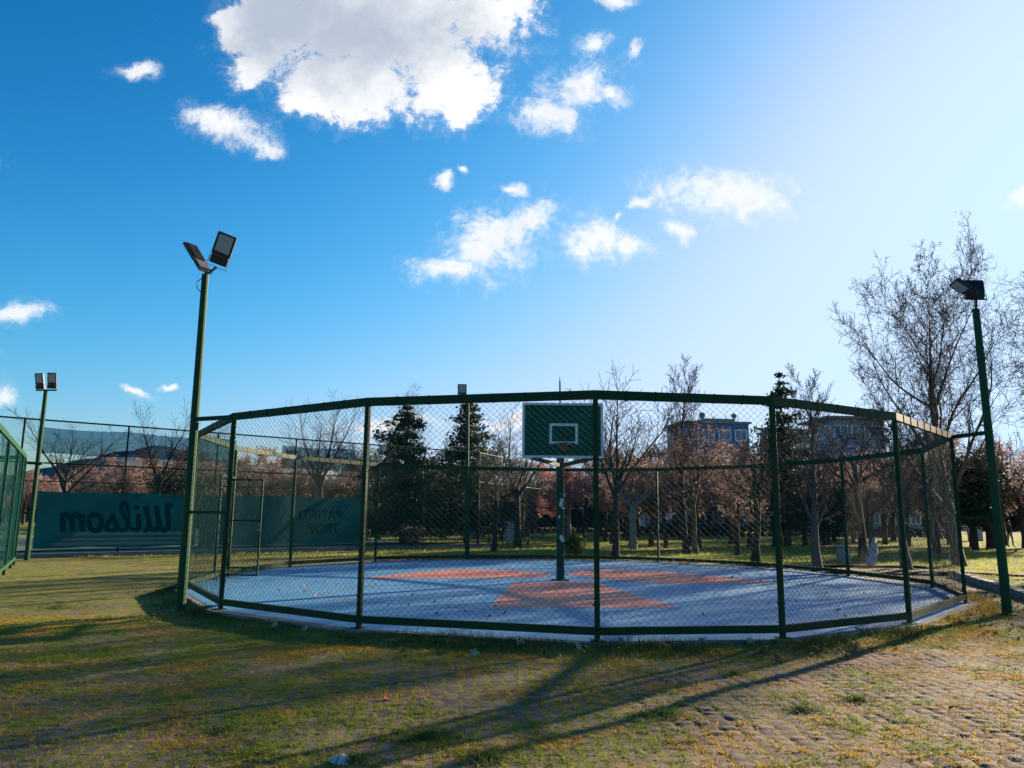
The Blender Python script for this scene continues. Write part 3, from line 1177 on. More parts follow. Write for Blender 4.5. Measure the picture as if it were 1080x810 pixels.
def kerb_side(x, y):
    """> 0 on the lawn side of the stone kerb at the right"""
    return -((x-KA.x)*KD.y - (y-KA.y)*KD.x)


STONE = 0.150


def sett_field(x, y):
    a = 0.06
    u = (x*math.cos(a) + y*math.sin(a))/STONE
    v = (-x*math.sin(a) + y*math.cos(a))/STONE
    u = u + (vnoise(x, y, 5, 0.3)-0.5)*1.6
    v = v + (vnoise(x, y, 6, 0.3)-0.5)*1.6
    r = np.random.default_rng(8)
    J = r.random((256, 256, 3))
    iu, iv = np.floor(u).astype(int), np.floor(v).astype(int)
    f1 = np.full(x.shape, 9.0)
    f2 = np.full(x.shape, 9.0)
    sid = np.zeros(x.shape)
    dx = np.zeros(x.shape)
    dy = np.zeros(x.shape)
    for a_ in (-1, 0, 1):
        for b_ in (-1, 0, 1):
            cu, cv = iu+a_, iv+b_
            jj = J[cu & 255, cv & 255]
            ex = cu + 0.5 + (jj[..., 0]-0.5)*0.36 - u
            ey = cv + 0.5 + (jj[..., 1]-0.5)*0.36 - v
            d = np.maximum(np.abs(ex), np.abs(ey))*0.75 + np.hypot(ex, ey)*0.25
            closer = d < f1
            f2 = np.where(closer, f1, np.minimum(f2, d))
            sid = np.where(closer, jj[..., 2], sid)
            dx = np.where(closer, ex, dx)
            dy = np.where(closer, ey, dy)
            f1 = np.where(closer, d, f1)
    e = np.clip((f2-f1-0.05)/0.34, 0, 1)
    j = e*e*(3-2*e)
    tilt = (sid-0.5)*dx*0.018 + ((sid*7.3) % 1 - 0.5)*dy*0.022
    h = 0.014*j + tilt*0.95*j + ((sid*3.7) % 1 - 0.5)*0.007*j - 0.010*f1*f1
    return h, j, sid


def moss_cover(x, y):
    c = 0.74 + (vnoise(x, y, 21, 0.30)-0.5)*0.7 + (vnoise(x, y, 22, 1.1)-0.5)*0.8 + (vnoise(x, y, 23, 4.0)-0.5)*1.0
    c += np.clip((-x+1.5)/10, -0.22, 0.30)          # greener to the left, bare stone to the right
    c += np.clip((y-8.5)/10, -0.1, 0.35)
    d = cage_dist(x, y)
    c += np.clip(1.1 - d, 0, 1)*0.9
    return np.clip(c, 0.02, 1.6)


def ground_base(x, y):
    d = cage_dist(x, y)
    bank = np.clip(0.55-d, 0, 0.55)*0.13
    return GZ - 0.012 + bank + (vnoise(x, y, 31, 0.22)-0.5)*0.09 + (vnoise(x, y, 32, 0.9)-0.5)*0.035


Vs, Fs, JJ, SS, MM = [], [], [], [], []
nv0 = 0
for (x0, x1, y0, y1, st) in ((-8, 8.6, 2.6, 9.4, 0.02), (-9, 13.5, 9.4, 15.6, 0.028), (-26, -4.5, 15.6, 31, 0.06), (-26, -9, 2.6, 15.6, 0.05), (8.6, 13.5, 2.6, 9.4, 0.05), (8.2, 15, 15.6, 23, 0.05)):
    nx, ny = int(round((x1-x0)/st))+1, int(round((y1-y0)/st))+1
    X, Y = np.meshgrid(np.linspace(x0, x1, nx), np.linspace(y0, y1, ny), indexing='ij')
    h, j, s = sett_field(X, Y)
    mo = moss_cover(X, Y)
    lump = np.clip(mo-j, 0, 1)*0.016*(0.4 + vnoise(X, Y, 41, 9.0))
    Z = ground_base(X, Y) + h*np.clip(1.25-mo*0.55, 0.3, 1) + lump
    k = np.arange(nx-1)[:, None]*ny + np.arange(ny-1)[None]
    cxm, cym = (X[:-1, :-1]+X[1:, 1:])/2, (Y[:-1, :-1]+Y[1:, 1:])/2
    inset = [tuple(miter(i, 0.05)[:2]) for i in range(NC)]
    keep = ~inside(inset, cxm, cym) & (kerb_side(cxm, cym) < 0.1)
    k = k[keep].ravel()[:, None]
    Fs.append(k + np.array([[0, ny, ny+1, 1]]) + nv0)
    Vs.append(np.stack([X, Y, Z], -1).reshape(-1, 3))
    JJ.append(j.ravel())
    SS.append(s.ravel())
    MM.append(mo.ravel())
    nv0 += nx*ny
np_mesh('paving', np.concatenate(Vs), Fs, 'paving', None, True,
        attrs={'joint': np.concatenate(JJ), 'stone': np.concatenate(SS), 'moss': np.concatenate(MM)})['kind'] = 'structure'


# lawn behind the cage and beyond the kerb
def lawn_z(x, y):
    return GZ + 0.0 + (vnoise(x, y, 51, 0.12)-0.5)*0.16 + (vnoise(x, y, 52, 0.8)-0.5)*0.05


def lawn_mask(x, y):
    line = (x - T0.x)*TN.x + (y - T0.y)*TN.y       # > 0: on the cage side of the tennis fence
    behind = (y > 28.2) & (line > 0.25) | (y > 40.2)
    return (behind | ((kerb_side(x, y) > 0.0) & (x > 5))) & ~inside(inset, x, y)


st = 0.35
X, Y = np.meshgrid(np.arange(-70, 80, st), np.arange(11, 95, st), indexing='ij')
ny = X.shape[1]
Z = lawn_z(X, Y)
k = np.arange(X.shape[0]-1)[:, None]*ny + np.arange(ny-1)[None]
keep = lawn_mask((X[:-1, :-1]+X[1:, 1:])/2, (Y[:-1, :-1]+Y[1:, 1:])/2)
np_mesh('lawn', np.stack([X, Y, Z], -1).reshape(-1, 3), k[keep].ravel()[:, None] + np.array([[0, ny, ny+1, 1]]), 'lawn', None, True)['kind'] = 'structure'

# tennis court surface beyond the tall fence
tp = [T0 + TD*-14 - TN*1.2, T0 + TD*17 - TN*1.2, T0 + TD*17 - TN*34, T0 + TD*-14 - TN*34]
poly_sheet('tennis_court', [(p.x, p.y) for p in tp], -0.05, 'tennis_green', 'structure')


def strip(name, pts, w, z, mat):
    L, R_ = [], []
    n = len(pts)
    for i in range(n):
        d = (Vector(pts[min(i+1, n-1)][:2]) - Vector(pts[max(i-1, 0)][:2])).normalized()
        nn = Vector((-d.y, d.x))*w/2
        p = Vector(pts[i][:2])
        L.append(p+nn)
        R_.append(p-nn)
    V = []
    for p in L+R_:
        V.append((p.x, p.y, float(lawn_z(np.array([p.x]), np.array([p.y]))[0]) + z))
    o = MB().add(V, [(i, i+1, n+i+1, n+i) for i in range(n-1)]).build(name, mat)
    o['kind'] = 'structure'


def lerp_pts(a, b, n):
    return [Vector(a).lerp(Vector(b), t/n) for t in range(n+1)]


strip('path', lerp_pts(G(830, 601), G(1010, 604), 8) + lerp_pts(G(1010, 604), G(1180, 613), 10)[1:], 1.0, 0.05, 'path_dirt')
strip('path', lerp_pts(G(860, 577), G(1020, 579), 10) + lerp_pts(G(1020, 579), G(1250, 585), 14)[1:], 1.5, 0.05, 'path_dirt')

# stone kerb at the right
mb = MB()
rng = random.Random(4)
p = KA - KD*1.0
s = 0.0
while s < 14:
    l = rng.uniform(0.35, 0.6)
    c = KA + KD*(s - 1.5 + l/2)
    mb.bevel_box((c.x+rng.uniform(-.02, .02), c.y, GZ+0.05+rng.uniform(-.02, .015)), (l-0.015, 0.22, 0.22), 0.02,
                 Matrix.Rotation(math.atan2(KD.y, KD.x)+rng.uniform(-.04, .04), 3, 'Z'))
    s += l
tag(mb.build('kerb', 'kerb_stone'), kind='structure')

# ------------------------------------------------------------------ grass, leaves
R = np.random.default_rng(11)


def ground_at(x, y):
    h, j, s = sett_field(x, y)
    mo = moss_cover(x, y)
    return ground_base(x, y) + h*np.clip(1.25-mo*0.55, 0.3, 1), j, mo


def scatter(n, x0, x1, y0, y1, power=1.0):
    """points denser towards the near edge"""
    t = R.random(n)**power
    return R.uniform(x0, x1, n), y0 + (y1-y0)*t


# short blades in the joints
x, y = scatter(480000, -8.5, 9.5, 3.0, 13.0, 1.25)
ok = ~inside(slab_out, x, y)
x, y = x[ok], y[ok]
z, j, mo = ground_at(x, y)
pr_ = np.clip(mo*1.25 - j*1.15 - 0.05, 0, 1) * np.clip(vnoise(x, y, 61, 2.2)*2.6-0.55, 0.06, 1)
ok = R.random(len(x)) < pr_
x, y, z = x[ok], y[ok], z[ok]
ok = R.random(len(x)) < 0.88
x, y = x[ok], y[ok]
k = 6
x = np.repeat(x, k) + R.normal(0, 0.012, len(x)*k)
y = np.repeat(y, k) + R.normal(0, 0.012, len(y)*k)
z, j, mo = ground_at(x, y)
n = len(x)
dry = vnoise(x, y, 62, 2.6) + 0.25*(vnoise(x, y, 64, 0.4)-0.5) + R.normal(0, 0.05, n) + np.clip(x*0.012, -0.05, 0.1) > 0.50
for nm, sel, mt in (('joint_grass', ~dry, 'grass_near'), ('dry_joint_grass', dry, 'grass_dry')):
    P = np.stack([x[sel], y[sel], z[sel]-0.004], 1)
    m = len(P)
    V, F = blades(P, R.uniform(0.012, 0.048, m)*(0.4+1.2*vnoise(x[sel], y[sel], 63, 2.7)), R.uniform(0.004, 0.010, m), R, 0.8)
    tag(np_mesh(nm, V, F, mt), 'short green blades sprouting between the paving stones' if mt == 'grass_near' else 'short yellowed blades sprouting between the paving stones', 'grass', kind='stuff')

# a few greener tussocks on the paving
tuss = [(450, 776, 0.36, 420), (372, 800, 0.22, 160), (520, 800, 0.30, 220), (905, 738, 0.20, 130), (846, 748, 0.25, 160), (700, 752, 0.25, 140), (240, 770, 0.3, 120), (1000, 655, 0.5, 300), (930, 668, 0.55, 380), (860, 682, 0.4, 260), (775, 712, 0.2, 90), (60, 640, 0.9, 300), (470, 690, 0.3, 120)]
P = []
for (px, py, r, k) in tuss:
    c = G(px, py)
    a = R.uniform(0, 6.283, k*2)
    q = np.abs(R.normal(0, r*0.5, k*2))
    P.append(np.stack([c.x+np.cos(a)*q, c.y+np.sin(a)*q*0.8], 1))
P = np.concatenate(P)
P = P[~inside(slab_out, P[:, 0], P[:, 1])]
z, _, _ = ground_at(P[:, 0], P[:, 1])
P = np.column_stack([P, z-0.005])
V, F = blades(P, R.uniform(0.03, 0.10, len(P)), R.uniform(0.004, 0.009, len(P)), R, 0.55)
tag(np_mesh('grass_tussocks', V, F, 'grass_fresh'), 'fresh green tussocks of grass growing up through the paving', 'grass', kind='stuff')

# rough growth along the foot of the slab
n = 420000
x = R.uniform(-8.5, 10.8, n)
y = R.uniform(9.0, 19.5, n)
d = cage_dist(x, y)
ok = ~inside(slab_out, x, y) & (d < 1.1) & (R.random(n) < np.clip(1.15-d*1.35, 0, 1)*np.clip(vnoise(x, y, 71, 1.4)*2.4-0.6, 0.08, 1)) & (kerb_side(x, y) < 0)
x, y, d = x[ok], y[ok], d[ok]
z, _, _ = ground_at(x, y)
P = np.stack([x, y, z-0.01], 1)
hgt = R.uniform(0.04, 0.19, len(P))*np.clip(1.2-d, 0.3, 1)*(0.35+1.2*vnoise(x, y, 72, 1.6))
right = (x > 6.4) & (R.random(len(x)) < 0.75)
for nm, sel, mt, lb in (('edge_grass', ~right, 'grass_dark', 'dark rough grass along the foot of the concrete court slab'), ('dry_edge_grass', right, 'grass_dry', 'sunlit straw-coloured grass at the right corner of the court slab')):
    V, F = blades(P[sel], hgt[sel], R.uniform(0.004, 0.011, sel.sum()), R, 0.6)
    tag(np_mesh(nm, V, F, mt), lb, 'grass', kind='stuff')


def leaf_mesh(P, size, rng):
    """curled dead leaves: two bent halves each"""
    n = len(P)
    a = rng.uniform(0, 6.283, n)
    u = np.stack([np.cos(a), np.sin(a), rng.normal(0, 0.35, n)], 1)
    u /= np.linalg.norm(u, axis=1, keepdims=True)
    w = np.stack([-np.sin(a), np.cos(a), rng.normal(0, 0.35, n)], 1)
    up = np.array([[0, 0, 1.0]])
    s = size[:, None]
    c = rng.uniform(0.1, 0.5, n)[:, None]
    V = np.stack([P - u*s*0.5, P - u*s*0.1 + w*s*0.38 + up*s*c, P + u*s*0.25 + w*s*0.28 + up*s*c, P + u*s*0.55 + up*s*c*0.4,
                  P + u*s*0.25 - w*s*0.28 + up*s*c, P - u*s*0.1 - w*s*0.38 + up*s*c], 1)
    i = (np.arange(n)*6)[:, None]
    return V.reshape(-1, 3), [i + np.array([[0, 3, 2, 1]]), i + np.array([[0, 5, 4, 3]])]


n = 9000
x = R.uniform(-8, 12.5, n)
y = R.uniform(4.5, 19.5, n)
d = cage_dist(x, y)
w = np.where(d < 0.95, 0.20, 0.014) + np.where((x > 6.8) & (y > 11.5) & (d < 2.4), 0.55, 0)
ok = ~inside(slab_out, x, y) & (R.random(n) < w) & (kerb_side(x, y) < 0)
x, y = x[ok], y[ok]
z, _, _ = ground_at(x, y)
V, F = leaf_mesh(np.stack([x, y, z+0.012], 1), np.where(cage_dist(x, y) < 1.2, 1.0, 0.65)*R.uniform(0.035, 0.095, len(x)), R)
tag(np_mesh('fallen_leaves', V, F, 'dry_leaf'), 'curled brown dead leaves lying along the slab and on the paving', 'leaves', kind='stuff')
n = 150
x = R.uniform(-6, 9, n)
y = R.uniform(11, 27, n)
ok = inside(CAGE, x, y)
V, F = leaf_mesh(np.stack([x[ok], y[ok], np.full(ok.sum(), 0.02)], 1), R.uniform(0.035, 0.08, ok.sum()), R)
tag(np_mesh('court_leaves', V, F, 'dry_leaf'), 'scattered brown dead leaves lying on the blue court', 'leaves', kind='stuff')
# leaf litter strip behind the cage
n = 9000
x = R.uniform(-8, 9, n)
y = R.uniform(27.5, 31.5, n)
d = cage_dist(x, y)
ok = ~inside(slab_out, x, y) & (d < 2.6) & (R.random(n) < np.clip(vnoise(x, y, 77, 0.6)*2-0.5, 0, 1))
x, y = x[ok], y[ok]
V, F = leaf_mesh(np.stack([x, y, lawn_z(x, y)+0.03], 1), R.uniform(0.06, 0.14, len(x)), R)
tag(np_mesh('leaf_litter', V, F, 'dry_leaf'), 'orange-brown leaf litter strewn along the far side of the court', 'leaves', kind='stuff')

# pale dry plane leaves caught along the slab, drawn one by one
spots = [(548, 686), (610, 690), (655, 684), (700, 683), (322, 668), (290, 664), (500, 693), (792, 686), (740, 684), (905, 672)]
for q, (px, py) in enumerate(spots):
    c = G(px, py)
    z = float(ground_at(np.array([c.x]), np.array([c.y]))[0][0]) + 0.05
    mb = MB()
    rr = random.Random(q+5)
    tilt = Matrix.Rotation(rr.uniform(0.7, 1.3), 3, 'X')
    rot = Matrix.Rotation(rr.uniform(-0.8, 0.8), 3, 'Z')
    k = 15
    pts = []
    for t in range(k):
        a = 2*math.pi*t/k
        r = 0.062*(1.0 if t % 3 == 0 else 0.70)*rr.uniform(0.65, 1.25)
        pts.append(rot @ (tilt @ Vector((math.cos(a)*r, math.sin(a)*r, 0.03*(r/0.07)**2))) + Vector((c.x, c.y, z)))
    ctr = Vector((c.x, c.y, z))
    mb.add([ctr] + pts, [(0, t+1, (t+1) % k+1) for t in range(k)])
    tag(mb.build('plane_leaf', 'leaf_pale', loc=(c.x, c.y, z)), 'large pale lobed dead leaf in the grass along the near edge of the slab', 'leaf', 'pale dead leaves along the slab')
c = G(408, 738)
z = float(ground_at(np.array([c.x]), np.array([c.y]))[0][0]) + 0.012
V, F = leaf_mesh(np.array([[c.x, c.y, z]]), np.array([0.085]), R)
tag(np_mesh('red_leaf', V, F, 'leaf_red', loc=(c.x, c.y, z)), 'single bright red leaf on the paving left of the middle', 'leaf')
for (px, py, s, lb) in ((360, 800, 0.07, 'small pale stone on the mossy paving left of the bottom middle'),):
    c = G(px, py)
    z = float(ground_at(np.array([c.x]), np.array([c.y]))[0][0])
    mb = MB()
    rr = random.Random(3)
    vs, fs = [], []
    for a in range(5):
        th = math.pi*a/4
        for b_ in range(8):
            ph = 2*math.pi*b_/8
            k = s*rr.uniform(0.8, 1.15)
            vs.append((c.x+1.3*k*math.sin(th)*math.cos(ph), c.y+k*math.sin(th)*math.sin(ph), z+0.6*k*math.cos(th)+0.01))
    for a in range(4):
        for b_ in range(8):
            fs.append((a*8+b_, (a+1)*8+b_, (a+1)*8+(b_+1) % 8, a*8+(b_+1) % 8))
    mb.add(vs, fs)
    tag(mb.build('stone', 'stone_pale', loc=(c.x, c.y, z)), lb, 'stone')

# lawn grass
n = 130000
y = 14 + 46*R.random(n)**1.3
x = R.uniform(-0.75, 0.95, n)*(y+4)
ok = lawn_mask(x, y) & (R.random(n) < np.clip(vnoise(x, y, 81, 0.4)*2.2-0.35, 0.1, 1))
x, y = x[ok], y[ok]
P = np.stack([x, y, lawn_z(x, y)-0.01], 1)
V, F = blades(P, R.uniform(0.05, 0.16, len(P)), R.uniform(0.012, 0.03, len(P)), R, 0.6)
tag(np_mesh('lawn_grass', V, F, 'grass_lawn'), 'yellow-green grass of the park lawn behind the court', 'grass', kind='stuff')

# ------------------------------------------------------------------ trees


class Tree:
    """limbs go to the trunk mesh, twigs and buds to the crown mesh"""

    def __init__(self, seed):
        self.r = random.Random(seed)
        self.limbs = []
        self.seg = []
        self.tips = []

    def branch(self, p, d, L, r, lvl, spec):
        R_ = self.r
        sp = spec[lvl]
        n = sp['n']
        pts, rs = [p.copy()], [r]
        d = d.normalized()
        for i in range(n):
            t = (i+1)/n
            d = d + Vector((R_.gauss(0, sp['wob']), R_.gauss(0, sp['wob']), R_.gauss(0, sp['wob'])))
            d.z += sp['up']
            d.normalize()
            p = p + d*(L/n)
            pts.append(p.copy())
            rs.append(max(r*(1-t*sp['taper']), 0.004))
        if lvl <= 1:
            self.limbs.append((pts, rs))
        else:
            for i in range(n):
                self.seg.append((pts[i], pts[i+1], rs[i], rs[i+1]))
        if lvl + 1 < len(spec):
            k = sp['kids']
            k = R_.randint(k[0], k[1])
            az0 = R_.uniform(0, 6.283)
            for q in range(k):
                t = sp['t0'] + (1-sp['t0'])*((q + R_.uniform(0.1, 0.9))/k)
                f = t*n
                i = min(int(f), n-1)
                pp = pts[i].lerp(pts[i+1], f-i)
                dd = (pts[i+1]-pts[i]).normalized()
                o = dd.orthogonal().normalized()
                az = az0 + q*2.4 + R_.uniform(-0.5, 0.5)
                o = Quaternion(dd, az) @ o
                an = rad(R_.uniform(*sp['ang']))
                nd = dd*math.cos(an) + o*math.sin(an)
                ll = L*sp['len']*R_.uniform(0.7, 1.25)*(1-sp.get('short', 0.35)*t)
                rr = max((rs[i] + (rs[i+1]-rs[i])*(f-i))*sp['rad'], 0.004)
                self.branch(pp, nd, ll, rr, lvl+1, spec)
        else:
            self.tips.append((pts[-1], d))

    def build(self, root, bark, twig, minr=0.006, flare=1.5):
        off = root.location
        mb = MB()
        for k, (pts, rs) in enumerate(self.limbs):
            if k == 0:
                p0 = pts[0]
                pts = [p0 + Vector((0, 0, -0.12)), p0 + Vector((0, 0, 0.10))] + [p0.lerp(pts[1], min(1, 0.45/max((pts[1]-p0).length, 0.46)))] + pts[1:]
                rs = [rs[0]*flare, rs[0]*(1+(flare-1)*0.45)] + [rs[0]*1.02] + rs[1:]
                mb.tube([v + off for v in pts], rs, 10)
            else:
                mb.tube([v + off for v in pts], rs, 6, cap=False)
        mb.build('trunk', bark, root, smooth=True)
        V, F = np.zeros((0, 3)), []
        if self.seg:
            a = np.array([tuple(s[0]+off) for s in self.seg])
            b = np.array([tuple(s[1]+off) for s in self.seg])
            r0 = np.maximum(np.array([s[2] for s in self.seg]), minr)
            r1 = np.maximum(np.array([s[3] for s in self.seg]), minr*0.7)
            V, Fq = prisms(a, b, r0, r1, 3)
            np_mesh('crown', V, Fq, twig, root)
        return self

    def leaves(self, root, name, mat, count, size, spread, seed=1):
        """small leaf faces round the twigs"""
        rng = np.random.default_rng(seed)
        off = np.array(root.location)
        a = np.array([tuple(s[0]) for s in self.seg])
        b = np.array([tuple(s[1]) for s in self.seg])
        i = rng.integers(0, len(a), count)
        t = rng.random((count, 1))
        P = a[i]*(1-t) + b[i]*t + rng.normal(0, spread, (count, 3)) + off
        V, F = facets(P, rng.uniform(size*0.6, size*1.4, count), rng)
        np_mesh(name, V, F, mat, root)


def facets(P, s, rng):
    n = len(P)
    u = rng.normal(0, 1, (n, 3))
    u /= np.linalg.norm(u, axis=1, keepdims=True)
    w = np.cross(u, rng.normal(0, 1, (n, 3)))
    w /= np.linalg.norm(w, axis=1, keepdims=True)
    s = s[:, None]
    V = np.stack([P - u*s*0.6, P + w*s*0.35, P + u*s*0.6, P - w*s*0.35], 1)
    i = (np.arange(n)*4)[:, None]
    return V.reshape(-1, 3), [i + np.array([[0, 1, 2, 3]])]


def lv(n, wob, up, taper, kids=(0, 0), t0=0.3, ang=(30, 60), ln=0.5, rd=0.5, short=0.35):
    return dict(n=n, wob=wob, up=up, taper=taper, kids=kids, t0=t0, ang=ang, len=ln, rad=rd, short=short)


# spreading park tree, unit height about 10 m
SPREAD = [lv(9, 0.07, 0.03, 0.93, (11, 13), 0.26, (30, 60), 0.62, 0.55, 0.50),
          lv(8, 0.10, 0.06, 0.85, (8, 10), 0.22, (28, 55), 0.46, 0.50),
          lv(5, 0.14, 0.07, 0.80, (6, 8), 0.15, (25, 60), 0.48, 0.55),
          lv(4, 0.18, 0.06, 0.70, (4, 5), 0.15, (25, 60), 0.45, 0.7),
          lv(3, 0.20, 0.05, 0.6)]
UPRIGHT = [lv(10, 0.035, 0.03, 0.94, (20, 24), 0.20, (22, 45), 0.40, 0.50, 0.55),
           lv(6, 0.06, 0.10, 0.85, (8, 11), 0.15, (20, 45), 0.42, 0.5),
           lv(4, 0.10, 0.10, 0.8, (6, 8), 0.12, (20, 50), 0.5, 0.6),
           lv(3, 0.14, 0.08, 0.6)]
PLUM = [lv(5, 0.05, 0.02, 0.45, (7, 9), 0.42, (30, 58), 0.85, 0.55, 0.30),
        lv(6, 0.12, 0.05, 0.85, (8, 10), 0.15, (30, 60), 0.48, 0.5),
        lv(4, 0.16, 0.04, 0.8, (6, 8), 0.10, (30, 65), 0.50, 0.6),
        lv(3, 0.2, 0.03, 0.7, (3, 4), 0.15, (30, 65), 0.55, 0.7),
        lv(2, 0.2, 0.03, 0.6)]
VASE = [lv(5, 0.03, 0.02, 0.35, (6, 8), 0.70, (22, 50), 1.25, 0.60, 0.15),
        lv(8, 0.06, 0.05, 0.90, (12, 15), 0.20, (25, 50), 0.40, 0.5),
        lv(4, 0.12, 0.06, 0.8, (7, 9), 0.12, (25, 55), 0.5, 0.6),
        lv(3, 0.15, 0.05, 0.6)]


def bare_tree(label, base, height, spec, seed,  bark='bark_dark', twig='twig_dark', r=0.14, trunkfrac=0.8, lean=(0, 0), cat='tree', name='bare_tree', group=None, minr=0.0085, wide=1.0):
    root = thing(name, label, cat, base, group)
    t = Tree(seed)
    t.branch(Vector((0, 0, 0)), Vector((lean[0], lean[1], 1)), height*trunkfrac, r, 0, spec)
    zmax = max(max(q[1].z for q in t.seg), max(p[-1].z for p, _ in t.limbs))
    f = height/zmax
    def fit(p):
        return Vector((p.x*f*wide, p.y*f*wide, p.z*f))
    t.limbs = [([fit(p) for p in pts], rs) for pts, rs in t.limbs]
    t.seg = [(fit(a_), fit(b_), r0, r1) for a_, b_, r0, r1 in t.seg]
    t.build(root, bark, twig, minr)
    return root, t


LAWN = 'bare trees on the lawn behind the court'


def on_lawn(px, py):
    p = G(px, py)
    p.z = float(lawn_z(np.array([p.x]), np.array([p.y]))[0])
    return p


def top_h(base, px, py):
    return at(px, py, base.y).z - base.z


b = on_lawn(649, 590)
bare_tree('dark thick-trunked bare tree just right of the backboard, crown above the rail', b, top_h(b, 650, 388), VASE, 14, 'bark_dark', 'twig_dark', 0.15, 0.46, (0.02, 0), group=LAWN, minr=0.010)
b = on_lawn(668, 579)
rt, t = bare_tree('pale pollarded tree with candelabra limbs curving upward from a short trunk', b, top_h(b, 668, 452), [
    lv(4, 0.02, 0.0, 0.2, (6, 7), 0.90, (55, 80), 1.35, 0.5, 0.0),
    lv(10, 0.07, 0.22, 0.75, (7, 9), 0.35, (25, 55), 0.38, 0.5),
    lv(5, 0.12, 0.08, 0.8, (4, 6), 0.1, (25, 60), 0.55, 0.6),
    lv(3, 0.15, 0.05, 0.6)], 21, 'bark_pale', 'twig_grey', 0.20, 0.38, group=LAWN)
b = on_lawn(724, 585)
bare_tree('tall slender bare tree leaning left, its tip the highest behind the middle of the cage', b, top_h(b, 700, 368), UPRIGHT, 31, 'bark_dark', 'twig_dark', 0.15, 0.93, (-0.08, 0.02), group=LAWN)
b = on_lawn(734, 585)
rt, t = bare_tree('slim pale-stemmed tree close beside the tall left-leaning one, with reddish twigs', b, top_h(b, 730, 440), PLUM, 41, 'bark_grey', 'twig_red', 0.12, 0.62, (-0.05, 0), group=LAWN)
t.leaves(rt, 'buds', 'buds_red', 3500, 0.055, 0.05)
b = on_lawn(778, 586)
rt, t = bare_tree('small reddish-budded tree in front of the blue building, left of the paired trunks', b, top_h(b, 778, 466), PLUM, 42, 'bark_dark', 'twig_red', 0.11, 0.60, (0.02, 0), group=LAWN)
t.leaves(rt, 'buds', 'buds_red', 3500, 0.055, 0.05)
b = on_lawn(797, 592)
rt, t = bare_tree('dark double-looking bare tree standing left of the tall narrow conifer', b, top_h(b, 800, 452), PLUM, 43, 'bark_dark', 'twig_dark', 0.15, 0.62, (0.0, 0), group=LAWN)
b = on_lawn(862, 600)
bare_tree('thin bare tree with upright shoots, first to the right of the narrow conifer', b, top_h(b, 850, 380), UPRIGHT, 51, 'bark_grey', 'twig_grey', 0.15, 0.92, (-0.03, 0), group=LAWN)
b = on_lawn(911, 594)
bare_tree('dark thick-stemmed bare tree with a pale bundle at its foot', b, top_h(b, 905, 428), PLUM, 52, 'bark_dark', 'twig_dark', 0.17, 0.60, (0.0, 0), group=LAWN)
b = on_lawn(956, 600)
bare_tree('bare tree with a wide flared foot seen through the right end mesh of the cage', b, top_h(b, 950, 420), SPREAD, 53, 'bark_grey', 'twig_grey', 0.16, 0.85, (0.0, 0), group=LAWN)
b = on_lawn(988, 584)
bare_tree('straight dark trunk just left of the big plane tree, seen through mesh', b, top_h(b, 985, 420), SPREAD, 54, 'bark_dark', 'twig_dark', 0.18, 0.85, (0.0, 0), group=LAWN)
# the big plane tree
b = on_lawn(1012, 597)
PLANE = [lv(10, 0.06, 0.02, 0.94, (14, 16), 0.20, (32, 66), 0.70, 0.55, 0.48),
         lv(9, 0.10, 0.075, 0.88, (12, 15), 0.16, (28, 58), 0.42, 0.48),
         lv(5, 0.14, 0.06, 0.80, (8, 10), 0.10, (28, 62), 0.52, 0.55),
         lv(4, 0.18, 0.03, 0.70, (4, 6), 0.12, (28, 65), 0.50, 0.7),
         lv(3, 0.22, 0.0, 0.6)]
rt, t = bare_tree('largest bare tree, a broad plane tree with a grey trunk behind the right floodlight pole', b, top_h(b, 1000, 232), PLANE, 61, 'bark_grey', 'twig_brown', 0.21, 0.82, (-0.04, 0), group=LAWN, minr=0.0075, wide=0.72)
t.leaves(rt, 'seed_balls', 'seed', 900, 0.055, 0.06)
b = Vector((24.3, 29.5, GZ))
rt, t = bare_tree('broad bare tree at the right edge, only its leftward branches in view', b, 13.0, PLANE, 64, 'bark_dark', 'twig_brown', 0.24, 0.82, (-0.05, 0), group=LAWN, minr=0.0075)
t.leaves(rt, 'seed_balls', 'seed', 900, 0.055, 0.06)
b = on_lawn(1047, 580)
bare_tree('dark straight-stemmed tree directly behind the right floodlight pole', b, top_h(b, 1045, 440), PLUM, 63, 'bark_dark', 'twig_red', 0.26, 0.6, group=LAWN)
# left group, behind the tennis fence
b = on_lawn(546, 577)
bare_tree('tall twiggy bare tree left of the backboard, beside the grey cabinet', b, top_h(b, 550, 422), VASE, 71, 'bark_dark', 'twig_red', 0.20, 0.46, group=LAWN)
b = on_lawn(521, 582)
bare_tree('small bare tree with tangled twigs between the floodlight pole and the backboard', b, top_h(b, 522, 478), PLUM, 72, 'bark_dark', 'twig_grey', 0.12, 0.6, group=LAWN)
TEN = 'bare trees beyond the tennis court'
bare_tree('vase-shaped bare tree showing through the wind net at the left', (-26.5, 46, GZ), 7.9, VASE, 73, 'bark_dark', 'twig_dark', 0.20, 0.42, group=TEN)
bare_tree('bare tree rising behind the lettered banner, nearest the left floodlight pole', (-21.5, 47, GZ), 8.6, VASE, 74, 'bark_dark', 'twig_dark', 0.17, 0.46, group=TEN)
bare_tree('wide vase-shaped bare tree behind the short wind net, seen through the cage', (-12.2, 50, GZ), 9.6, VASE, 75, 'bark_dark', 'twig_grey', 0.2, 0.42, group=TEN)
bare_tree('thin bare tree whose tip stands over the rail left of the dark conifers', (-7.6, 60, GZ), 12.0, UPRIGHT, 76, 'bark_grey', 'twig_grey', 0.15, 0.94, group=TEN)
